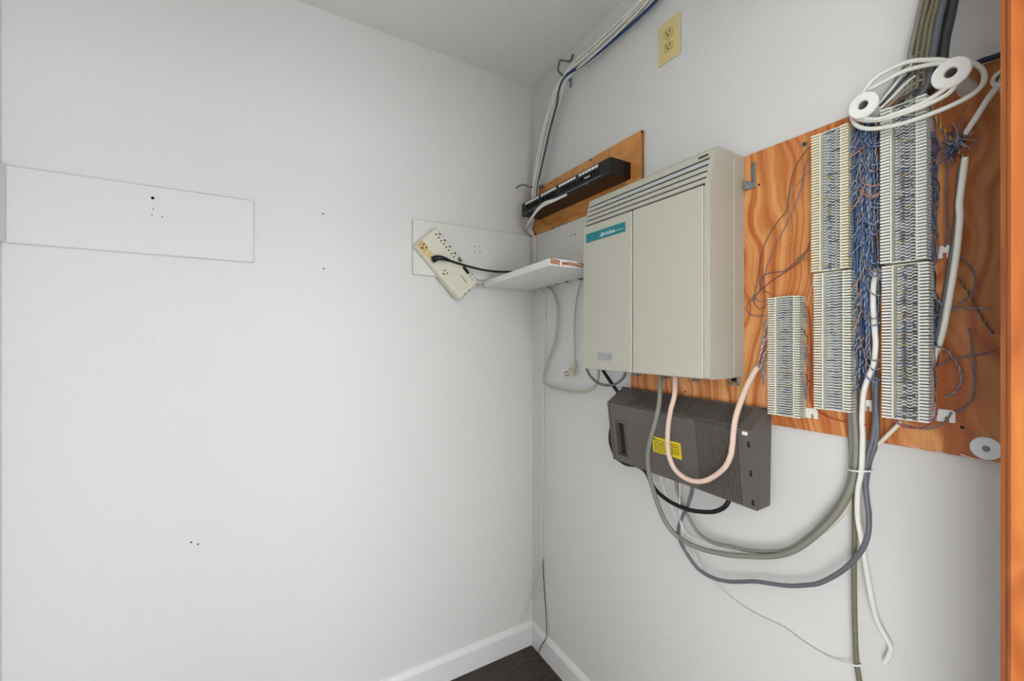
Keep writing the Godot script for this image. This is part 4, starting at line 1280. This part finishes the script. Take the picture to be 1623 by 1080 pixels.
	# pink beige cable
	var pk := [Vector3(0.8154, 1.243, 0.09), Vector3(0.8273, 1.225, 0.105), Vector3(0.8356, 1.1866, 0.118), Vector3(0.8274, 1.1491, 0.122), Vector3(0.8197, 1.1062, 0.122), Vector3(0.8161, 1.0665, 0.12), Vector3(0.8176, 1.0325, 0.117), Vector3(0.8267, 1.007, 0.114), Vector3(0.8422, 0.9917, 0.112), Vector3(0.8627, 0.9837, 0.11), Vector3(0.8843, 0.9826, 0.108), Vector3(0.9068, 0.9888, 0.106), Vector3(0.9291, 1.0033, 0.105), Vector3(0.9504, 1.0225, 0.106), Vector3(0.9669, 1.0424, 0.108), Vector3(0.9774, 1.0677, 0.108), Vector3(0.9812, 1.0952, 0.107), Vector3(0.9835, 1.128, 0.106), Vector3(0.9868, 1.1591, 0.102), Vector3(0.9912, 1.1925, 0.09), Vector3(0.9946, 1.223, 0.074), Vector3(0.9994, 1.2482, 0.06), Vector3(1.0036, 1.2638, 0.05)]
	cable("pink_cable", "pinkish beige cable hanging in a deep loop over the power unit", pk, 0.0062, mats.pink_cable)
	for k in 5:
		var e: Vector3 = pk[-1]
		var tip := Vector3(1.0243, 1.276, 0.045) + Vector3(0, 0.03 * (k - 1), 0)
		pair("frayed_wire", "frayed thin wire from the pink cable end to the small block", [e, e.lerp(tip, 0.35) + Vector3(0.002, 0.008 - 0.008 * (k % 3), 0.004), e.lerp(tip, 0.75) + Vector3(0, -0.006 + 0.004 * k, 0.002), tip], 0.0007, [mats.w_violet, mats.w_brown, mats.w_violet, mats.w_orange, mats.w_grey][k], mats.w_white, "frayed ends of the pink cable")
	# ties
	for q2 in [[Vector3(1.1902, 1.0818, 0.042), 0.0175, 0.015, "white cable tie round the bundle just under the plywood"], [Vector3(1.177, 0.6998, 0.022), 0.007, 0.007, "small white tie low on the olive cable"]]:
		var ring := []
		for k in 17:
			var a := TAU * k / 16
			ring.append(Vector3(cos(a) * q2[1], 0.003 * cos(a), sin(a) * q2[2]))
		var ts := mb()
		tube(ts, smooth_path(ring, 0.004), 0.0018, 6)
		tag(put("cable_tie", ts, mats.white_plastic, null, q2[0]), q2[3], "cable tie")
	# grey trunk from above on the right
	var tr := [Vector3(1.2971, 1.9374, 0.03), Vector3(1.291, 1.8995, 0.03), Vector3(1.2832, 1.862, 0.03), Vector3(1.2777, 1.8223, 0.03), Vector3(1.2745, 1.7917, 0.03), Vector3(1.2707, 1.7617, 0.028), Vector3(1.2603, 1.7401, 0.026), Vector3(1.2454, 1.7254, 0.024)]
	var trm := [mats.olive_cable, mats.grey_cable, mats.olive_cable, mats.olive_cable, mats.grey_cable, mats.olive_cable, mats.grey_cable, mats.olive_cable, mats.olive_cable, mats.slate_cable, mats.dark_cable, mats.dark_cable]
	for k in 12:
		var pts := []
		var rr: float = 0.0036 if k < 9 else 0.0056
		var off: float = -0.0195 + k * 0.0034 if k < 9 else -0.0195 + 8 * 0.0034 + (k - 8) * 0.0066
		for i in tr.size():
			var side := off + rng.randf_range(-0.0015, 0.0015)
			pts.append(tr[i] + Vector3(side, 0, 0.009 * (k % 2) + rng.randf_range(-0.002, 0.002)) + Vector3((k - 5.5) * -0.0026 * maxf(0, i - 5), (k % 3) * 0.006 * maxf(0, i - 5), 0))
		var kind: String = {mats.olive_cable: "olive", mats.grey_cable: "grey", mats.dark_cable: "charcoal", mats.slate_cable: "slate"}[trm[k]]
		cable("trunk_cable", kind + " cable in the trunk descending behind the large spool", pts, rr, trm[k], kind + " cables of the descending trunk", 8)
	# leads fanning from the trunk toward the small spool
	for k in 6:
		var a := Vector3(1.2635, 1.7858, 0.04) + Vector3(0, 0.012 * (2.5 - k), 0)
		var b := Vector3(1.2221, 1.7591, 0.045) + Vector3(-0.004 * k, -0.008 * k, 0)
		cable("fan_lead", "thin lead fanning from the trunk to the small spool", [a + Vector3(0.03, 0.006, -0.006), a, a.lerp(b, 0.5) + Vector3(0, -0.003, 0.006), b, b + Vector3(-0.012, -0.022, -0.01)], 0.0022, [mats.grey_cable, mats.white_cable, mats.dark_cable, mats.white_cable, mats.grey_cable, mats.dark_cable][k], "thin leads between trunk and small spool", 8)
	# white cable coiled round the two spools
	var coil := [
		[[Vector3(1.3187, 1.7171, 0.095), Vector3(1.3067, 1.7096, 0.098), Vector3(1.2845, 1.7045, 0.098), Vector3(1.2594, 1.7041, 0.098), Vector3(1.2345, 1.7066, 0.096), Vector3(1.2139, 1.7188, 0.09), Vector3(1.1973, 1.7348, 0.08), Vector3(1.1951, 1.7571, 0.074), Vector3(1.2038, 1.7718, 0.072), Vector3(1.2196, 1.7913, 0.07), Vector3(1.2407, 1.7964, 0.07), Vector3(1.2672, 1.7954, 0.07), Vector3(1.2911, 1.784, 0.072), Vector3(1.3074, 1.7745, 0.072), Vector3(1.3198, 1.7651, 0.07)], "white cable wound round both spools, uppermost pass"],
		[[Vector3(1.3265, 1.7165, 0.09), Vector3(1.3192, 1.7065, 0.094), Vector3(1.2953, 1.7009, 0.096), Vector3(1.2676, 1.7008, 0.096), Vector3(1.239, 1.704, 0.094), Vector3(1.215, 1.7154, 0.088), Vector3(1.1973, 1.7314, 0.08), Vector3(1.1898, 1.7538, 0.07), Vector3(1.1979, 1.7766, 0.066), Vector3(1.2164, 1.7785, 0.066), Vector3(1.2325, 1.7812, 0.066), Vector3(1.2579, 1.7849, 0.066), Vector3(1.284, 1.7791, 0.068), Vector3(1.304, 1.7711, 0.07), Vector3(1.3144, 1.7628, 0.068)], "white cable wound round both spools, middle pass"],
		[[Vector3(1.3278, 1.7672, 0.05), Vector3(1.34, 1.7551, 0.056), Vector3(1.35, 1.7374, 0.066), Vector3(1.3542, 1.7211, 0.074), Vector3(1.3528, 1.7067, 0.08), Vector3(1.3443, 1.696, 0.086), Vector3(1.3265, 1.6893, 0.09), Vector3(1.3016, 1.6859, 0.092), Vector3(1.2712, 1.6856, 0.092), Vector3(1.2437, 1.69, 0.09), Vector3(1.2179, 1.6996, 0.086), Vector3(1.2002, 1.714, 0.08), Vector3(1.1896, 1.7324, 0.072), Vector3(1.1857, 1.7505, 0.064)], "white cable wound round both spools, lowest and widest pass"],
	]
	for c in coil:
		cable("coiled_cable", c[1], c[0], 0.0036, mats.white_cable)
	cable("white_cable", "white cable with a cut end hanging right of the near blocks", [Vector3(1.3281, 1.6161, 0.045), Vector3(1.3267, 1.6046, 0.045), Vector3(1.3246, 1.5821, 0.045), Vector3(1.3211, 1.5428, 0.045), Vector3(1.3218, 1.5223, 0.045), Vector3(1.3173, 1.4615, 0.044), Vector3(1.3096, 1.3992, 0.042), Vector3(1.3013, 1.3438, 0.038), Vector3(1.2933, 1.3144, 0.03), Vector3(1.2863, 1.2874, 0.024)], 0.0044, mats.white_cable)
	cable("grey_cable", "grey cable hanging beside the cut white cable right of the near blocks", [Vector3(1.3217, 1.6085, 0.035), Vector3(1.3186, 1.5709, 0.034), Vector3(1.3158, 1.5204, 0.034), Vector3(1.3099, 1.4597, 0.034), Vector3(1.3021, 1.3983, 0.032), Vector3(1.2948, 1.3515, 0.03), Vector3(1.2848, 1.3035, 0.024)], 0.0042, mats.slate_cable)
	cable("white_cable", "short white cable slanting down from the hidden spool by the door frame", [Vector3(1.3698, 1.7221, 0.05), Vector3(1.3636, 1.7122, 0.05), Vector3(1.3517, 1.6949, 0.048), Vector3(1.3411, 1.6773, 0.045), Vector3(1.3319, 1.6649, 0.04), Vector3(1.3257, 1.658, 0.034)], 0.0042, mats.white_cable)
	cable("navy_cable", "navy cable rising behind the large spool to the door frame", [Vector3(1.3249, 1.7654, 0.03), Vector3(1.3421, 1.7666, 0.03), Vector3(1.36, 1.7651, 0.03), Vector3(1.3837, 1.7662, 0.03)], 0.0042, mat(Color(0.13, 0.14, 0.25), 0.45))

# ------------------------------------------------------------------ fine wires
func tangles():
	# dense blue and white pairs filling the gap between the two columns
	var xa := 1.1785
	var xb := 1.2148
	var pal := [Color(0.035, 0.09, 0.24), Color(0.05, 0.13, 0.30), Color(0.42, 0.46, 0.54), Color(0.09, 0.17, 0.33), Color(0.25, 0.30, 0.38), Color(0.02, 0.045, 0.11), Color(0.16, 0.15, 0.21), Color(0.04, 0.04, 0.05), Color(0.40, 0.18, 0.09)]
	var st := mb()
	for k in 130:
		var pts := []
		var xx := lerpf(xa + 0.002, xb - 0.004, clampf(rng.randfn(0.55, 0.24), 0.0, 1.0))
		var ytop := 1.735 - rng.randf() * 0.03
		var ybot := rng.randf_range(1.22, 1.58) if k % 3 else rng.randf_range(1.42, 1.66)
		var steps := int((ytop - ybot) / 0.03) + 2
		var z := rng.randf_range(0.020, 0.052)
		for i in steps:
			var t := float(i) / (steps - 1)
			var wander := rng.randf_range(-1, 1) * 0.0035
			xx = clampf(xx + wander, xa - 0.004, xb + 0.002)
			pts.append(Vector3(xx, lerpf(ytop, ybot, t), clampf(z + rng.randf_range(-0.004, 0.004), 0.018, 0.056)))
		var path := smooth_path(pts, 0.005)
		var c0: Color = pal[rng.randi() % (9 if k % 4 == 0 else 8)]
		tube(st, path, 0.0009, 4, c0, 0.0009, 0.016, 0.0)
		tube(st, path, 0.0009, 4, pal[[2, 4, 3, 6, 0][rng.randi() % 5]], 0.0009, 0.016, PI)
	var o := put("wire_bundle", st, mats.tint)
	tag(o, "dense blue and white tangle of wires filling the gap between the block columns", "wires")
	o.set_meta("kind", "stuff")
	# single pairs that leave the bundle for the block edges
	for k in 44:
		var y := rng.randf_range(1.2, 1.72)
		var left := k % 2 == 0
		var xe := (xa - 0.008) if left else (xb + 0.010)
		var xm := lerpf(xa, xb, rng.randf_range(0.3, 0.7))
		var dy := rng.randf_range(0.015, 0.05)
		var pts := [Vector3(xm, y + dy, rng.randf_range(0.045, 0.056)), Vector3(lerpf(xm, xe, 0.3), y + dy * 0.3, 0.060), Vector3(lerpf(xm, xe, 0.7), y - 0.003, 0.062), Vector3(xe, y + rng.randf_range(-0.006, 0.006), 0.056)]
		var ca: Material = [mats.w_blue, mats.w_blue, mats.w_violet, mats.w_grey, mats.w_blue, mats.w_orange, mats.w_grey, mats.w_brown][rng.randi() % 8]
		pair("twisted_wire", "thin twisted wire leaving the tangle for a block's comb", pts, 0.0008, ca, mats.w_pale, "twisted wires between tangle and block combs")
	# wires strung over the bare plywood left of the cream block
	var strung := [
		["violet wire from the cream block's top falling left across the plywood", [Vector3(1.108, 1.7227, 0.045), Vector3(1.087, 1.7161, 0.03), Vector3(1.072, 1.7015, 0.024), Vector3(1.0601, 1.6751, 0.02), Vector3(1.055, 1.6423, 0.02), Vector3(1.0498, 1.6106, 0.02), Vector3(1.0314, 1.5902, 0.02), Vector3(1.0118, 1.5635, 0.019), Vector3(0.9977, 1.5316, 0.019), Vector3(0.9906, 1.4861, 0.019), Vector3(0.9824, 1.443, 0.02), Vector3(0.9751, 1.417, 0.02)], mats.w_grey, mats.w_brown],
		["violet and white wire slanting down the plywood in front of the grain", [Vector3(1.108, 1.6995, 0.045), Vector3(1.0927, 1.6923, 0.032), Vector3(1.0843, 1.6596, 0.024), Vector3(1.0711, 1.6236, 0.022), Vector3(1.0524, 1.585, 0.02), Vector3(1.0314, 1.545, 0.02), Vector3(1.0137, 1.5085, 0.02), Vector3(1.0025, 1.4698, 0.02), Vector3(0.9911, 1.4391, 0.02), Vector3(0.9795, 1.4285, 0.02)], mats.w_violet, mats.w_violet],
		["brown wire bowing from the cream block's side to the small block's top", [Vector3(1.108, 1.5252, 0.045), Vector3(1.0942, 1.5126, 0.03), Vector3(1.0785, 1.4948, 0.022), Vector3(1.0613, 1.4841, 0.02), Vector3(1.042, 1.473, 0.02), Vector3(1.0178, 1.4593, 0.02), Vector3(0.9994, 1.444, 0.022), Vector3(0.9847, 1.4278, 0.024), Vector3(0.9866, 1.4098, 0.03), Vector3(1.0028, 1.3968, 0.036), Vector3(1.0224, 1.4064, 0.044)], mats.w_grey, mats.w_brown],
		["grey wire making a wide curl at the small block's top left", [Vector3(1.023, 1.4148, 0.045), Vector3(1.0014, 1.4141, 0.036), Vector3(0.9826, 1.4248, 0.028), Vector3(0.9673, 1.4146, 0.022), Vector3(0.9616, 1.4001, 0.02), Vector3(0.9703, 1.3875, 0.022), Vector3(0.9924, 1.3817, 0.03), Vector3(1.0197, 1.3813, 0.044)], mats.w_grey, mats.w_violet],
		["grey wire wandering up between the two violet wires", [Vector3(1.108, 1.4993, 0.045), Vector3(1.087, 1.4953, 0.03), Vector3(1.0711, 1.5014, 0.022), Vector3(1.0626, 1.5222, 0.02), Vector3(1.0601, 1.5557, 0.02), Vector3(1.0575, 1.5838, 0.02), Vector3(1.0562, 1.6144, 0.02), Vector3(1.0613, 1.6459, 0.02), Vector3(1.0794, 1.6666, 0.024), Vector3(1.108, 1.6737, 0.045)], mats.w_grey, mats.w_yellow],
		["dull wire making a loose arc above the small block", [Vector3(1.031, 1.428, 0.045), Vector3(1.0066, 1.4398, 0.03), Vector3(0.9937, 1.4592, 0.022), Vector3(1.0039, 1.4754, 0.02), Vector3(1.0233, 1.4785, 0.02), Vector3(1.0446, 1.4783, 0.02), Vector3(1.0661, 1.4914, 0.022), Vector3(1.087, 1.5059, 0.03), Vector3(1.108, 1.511, 0.045)], mats.w_brown, mats.w_violet],
	]
	for s in strung:
		pair("strung_wire", s[0], s[1], 0.00062, s[2], s[3])
	# wires along the sides of the small block
	for k in 9:
		var x := 1.0917
		var y: float = [1.40, 1.385, 1.35, 1.33, 1.315, 1.305, 1.255, 1.245, 1.235][k]
		pair("side_wire", "thin wire poking out along the small block's right side", [Vector3(x - 0.005, y, 0.044), Vector3(x + rng.randf_range(0.001, 0.004), y - rng.randf_range(-0.004, 0.008), 0.042), Vector3(x + rng.randf_range(0.001, 0.010), y - rng.randf_range(0.01, 0.03), 0.034), Vector3(x + rng.randf_range(-0.003, 0.013), y - rng.randf_range(0.022, 0.05), 0.028)], 0.0008, [mats.w_violet, mats.w_grey, mats.w_brown, mats.w_orange][k % 4], mats.w_pale, "wires at the small block's right side")
	for k in 6:
		var x := 1.0175
		var y: float = [1.37, 1.34, 1.32, 1.30, 1.285, 1.275][k]
		pair("side_wire", "thin wire poking out along the small block's left side", [Vector3(x + 0.006, y, 0.044), Vector3(x - rng.randf_range(0.001, 0.005), y - 0.008, 0.042), Vector3(x - rng.randf_range(0.005, 0.012), y - rng.randf_range(0.02, 0.035), 0.038), Vector3(x - rng.randf_range(0.006, 0.015), y - rng.randf_range(0.04, 0.06), 0.036)], 0.0008, [mats.w_violet, mats.w_grey, mats.w_brown][k % 3], mats.w_pale, "wires at the small block's left side")
	# thin red wire under the blocks
	cable("red_wire", "thin red wire curving under the left column's lower block", [Vector3(1.087, 1.4075, 0.03), Vector3(1.0965, 1.378, 0.022), Vector3(1.098, 1.2985, 0.02), Vector3(1.0968, 1.219, 0.02), Vector3(1.0991, 1.1928, 0.02), Vector3(1.1108, 1.1786, 0.02), Vector3(1.1288, 1.1697, 0.02), Vector3(1.1534, 1.1651, 0.022), Vector3(1.1749, 1.1646, 0.03), Vector3(1.196, 1.1679, 0.05), Vector3(1.2052, 1.1705, 0.06)], 0.0010, mats.w_red, "", 6, "wire")
	# tangle right of the near column
	var right := [
		["grey violet wire curving from the near blocks up toward the door frame", [Vector3(1.2838, 1.6191, 0.05), Vector3(1.2935, 1.6248, 0.046), Vector3(1.303, 1.6325, 0.042), Vector3(1.3119, 1.6428, 0.036), Vector3(1.3206, 1.6592, 0.03), Vector3(1.3263, 1.669, 0.03)], mats.w_grey, mats.w_violet],
		["slate wire slanting from the near upper block to the knot of wires", [Vector3(1.2853, 1.6059, 0.05), Vector3(1.296, 1.6159, 0.044), Vector3(1.304, 1.6263, 0.04), Vector3(1.3104, 1.6372, 0.036), Vector3(1.3182, 1.6494, 0.032)], mats.w_grey, mats.w_blue],
		["brown wire crossing above the knot of wires by the near upper block", [Vector3(1.2869, 1.717, 0.05), Vector3(1.2935, 1.6956, 0.04), Vector3(1.3003, 1.6752, 0.034), Vector3(1.3095, 1.6551, 0.032), Vector3(1.3186, 1.6324, 0.034), Vector3(1.3249, 1.6184, 0.04)], mats.w_brown, mats.w_yellow],
		["yellow brown wire falling beside the near upper block", [Vector3(1.2884, 1.7058, 0.05), Vector3(1.2955, 1.6873, 0.036), Vector3(1.3031, 1.6666, 0.03), Vector3(1.3134, 1.6457, 0.03), Vector3(1.3229, 1.6225, 0.034)], mats.w_yellow, mats.w_grey],
		["red brown wire bending beside the near upper block's top", [Vector3(1.3263, 1.7066, 0.03), Vector3(1.3206, 1.692, 0.03), Vector3(1.3175, 1.6765, 0.032), Vector3(1.3143, 1.6588, 0.034), Vector3(1.3089, 1.644, 0.036)], mats.w_orange, mats.w_grey],
		["grey wire hanging in a long vertical line near the door frame", [Vector3(1.3075, 1.6418, 0.03), Vector3(1.3031, 1.6176, 0.024), Vector3(1.3012, 1.5786, 0.022), Vector3(1.3012, 1.5363, 0.022), Vector3(1.3019, 1.5023, 0.022), Vector3(1.2994, 1.4815, 0.024)], mats.w_grey, mats.w_violet],
		["slate wire arching from the near block's ear to the right", [Vector3(1.3068, 1.4731, 0.03), Vector3(1.3154, 1.4658, 0.026), Vector3(1.325, 1.452, 0.024), Vector3(1.3327, 1.4345, 0.024), Vector3(1.3348, 1.418, 0.024), Vector3(1.3324, 1.402, 0.026), Vector3(1.3249, 1.3902, 0.03), Vector3(1.3133, 1.3786, 0.036), Vector3(1.3015, 1.3698, 0.042), Vector3(1.2884, 1.3639, 0.05)], mats.w_grey, mats.w_violet],
		["white grey wire crossing behind the cut cable toward the frame", [Vector3(1.2869, 1.4135, 0.05), Vector3(1.292, 1.3967, 0.04), Vector3(1.2996, 1.3838, 0.034), Vector3(1.3085, 1.375, 0.028), Vector3(1.32, 1.3776, 0.024), Vector3(1.3357, 1.3766, 0.022), Vector3(1.3493, 1.3737, 0.022)], mats.w_pale, mats.w_grey],
		["dark wire slanting down to the door frame in the middle of the board", [Vector3(1.3177, 1.4279, 0.03), Vector3(1.325, 1.4069, 0.024), Vector3(1.3332, 1.3819, 0.02), Vector3(1.3435, 1.3551, 0.02), Vector3(1.3529, 1.3349, 0.02)], mats.w_brown, mats.w_grey],
		["grey wire making a round hoop low beside the near lower block", [Vector3(1.2884, 1.3166, 0.05), Vector3(1.298, 1.3135, 0.04), Vector3(1.3061, 1.3041, 0.03), Vector3(1.3135, 1.2876, 0.024), Vector3(1.3181, 1.2691, 0.022), Vector3(1.3159, 1.2503, 0.022), Vector3(1.3091, 1.2372, 0.024), Vector3(1.3001, 1.2303, 0.03)], mats.w_pale, mats.w_grey],
		["violet wire sweeping right from the near lower block to the frame", [Vector3(1.2884, 1.2745, 0.05), Vector3(1.2975, 1.2851, 0.038), Vector3(1.3085, 1.2937, 0.028), Vector3(1.3231, 1.2983, 0.022), Vector3(1.3381, 1.3028, 0.02), Vector3(1.3542, 1.3092, 0.02)], mats.w_violet, mats.w_grey],
		["violet wire hanging in an S curve low near the door frame", [Vector3(1.3274, 1.3454, 0.022), Vector3(1.3302, 1.3169, 0.022), Vector3(1.3323, 1.2844, 0.022), Vector3(1.333, 1.256, 0.022), Vector3(1.3302, 1.2313, 0.022), Vector3(1.3217, 1.2158, 0.022), Vector3(1.3116, 1.2061, 0.022)], mats.w_violet, mats.w_grey],
		["grey wire looping under the near lower block's ear", [Vector3(1.2515, 1.1798, 0.05), Vector3(1.2646, 1.176, 0.044), Vector3(1.279, 1.1747, 0.038), Vector3(1.2935, 1.1812, 0.034), Vector3(1.3031, 1.193, 0.03), Vector3(1.309, 1.2064, 0.03)], mats.w_violet, mats.w_grey],
		["brown wire trailing along the near lower block's bottom edge", [Vector3(1.2394, 1.1871, 0.055), Vector3(1.2531, 1.1768, 0.05), Vector3(1.2695, 1.1754, 0.05), Vector3(1.2838, 1.1822, 0.05), Vector3(1.2945, 1.1976, 0.05), Vector3(1.2975, 1.221, 0.05)], mats.w_red, mats.w_violet],
		["dark wire hugging the near upper block's right side", [Vector3(1.285, 1.6867, 0.04), Vector3(1.2873, 1.6532, 0.034), Vector3(1.2879, 1.6133, 0.03), Vector3(1.2863, 1.5711, 0.03), Vector3(1.2848, 1.5287, 0.03), Vector3(1.284, 1.4752, 0.03)], mats.w_brown, mats.w_violet],
		["olive wire hugging the near upper block's right side lower down", [Vector3(1.2853, 1.5828, 0.026), Vector3(1.2887, 1.5586, 0.024), Vector3(1.2863, 1.5334, 0.024), Vector3(1.2827, 1.5101, 0.028), Vector3(1.2834, 1.4856, 0.034)], mats.w_yellow, mats.w_brown],
		["violet wire hugging the near lower block's right side", [Vector3(1.2858, 1.4313, 0.04), Vector3(1.2871, 1.3891, 0.03), Vector3(1.2874, 1.3464, 0.028), Vector3(1.2858, 1.3036, 0.028), Vector3(1.2848, 1.2607, 0.03), Vector3(1.2863, 1.218, 0.03)], mats.w_violet, mats.w_grey],
		["rusty wire hugging the near lower block's right side near its foot", [Vector3(1.2848, 1.3036, 0.03), Vector3(1.2897, 1.2781, 0.028), Vector3(1.292, 1.2548, 0.028), Vector3(1.2879, 1.2289, 0.03), Vector3(1.2873, 1.2078, 0.034)], mats.w_orange, mats.w_violet],
	]
	for s in right:
		pair("loose_wire", s[0], s[1], 0.0009, s[2], s[3])
	# knot of wires right of the near upper block
	var kn := mb()
	var c := Vector3(1.3129, 1.647, 0.034)
	for k in 22:
		var pts := []
		var a := rng.randf() * TAU
		for i in 5:
			var u := (i - 2) * (0.004 + 0.008 * float(k % 4) / 3.0)
			pts.append(c + Vector3(cos(a) * u + rng.randfn(0, 0.006), sin(a) * u * 1.5 + rng.randfn(0, 0.007), clampf(rng.randfn(0, 0.005), -0.014, 0.014)))
		tube(kn, smooth_path(pts, 0.005), 0.0007, 4, pal[[2, 4, 6, 5, 7, 6, 4][rng.randi() % 7]])
	var ko := put("wire_knot", kn, mats.tint)
	tag(ko, "grey blue knot of wires right of the near upper block", "wires")
	ko.set_meta("kind", "stuff")
	# dark wires behind the near column's right edge
	var sw := mb()
	for k in 75:
		var y := rng.randf_range(1.29, 1.72)
		var x := 1.2848
		var p0 := Vector3(x - 0.006, y, 0.05)
		tube(sw, smooth_path([p0, Vector3(x + 0.001, y - 0.006, 0.045), Vector3(x + rng.randf_range(0.0, 0.010), y - 0.025, 0.032), Vector3(x + rng.randf_range(-0.003, 0.004), y - rng.randf_range(0.04, 0.09), 0.024)], 0.005), 0.0008, 4, pal[[5, 6, 7, 6, 3, 8, 4][rng.randi() % 7]])
	var so := put("wire_fringe", sw, mats.tint)
	tag(so, "dark fringe of wire ends along the right edge of the near column", "wires")
	so.set_meta("kind", "stuff")
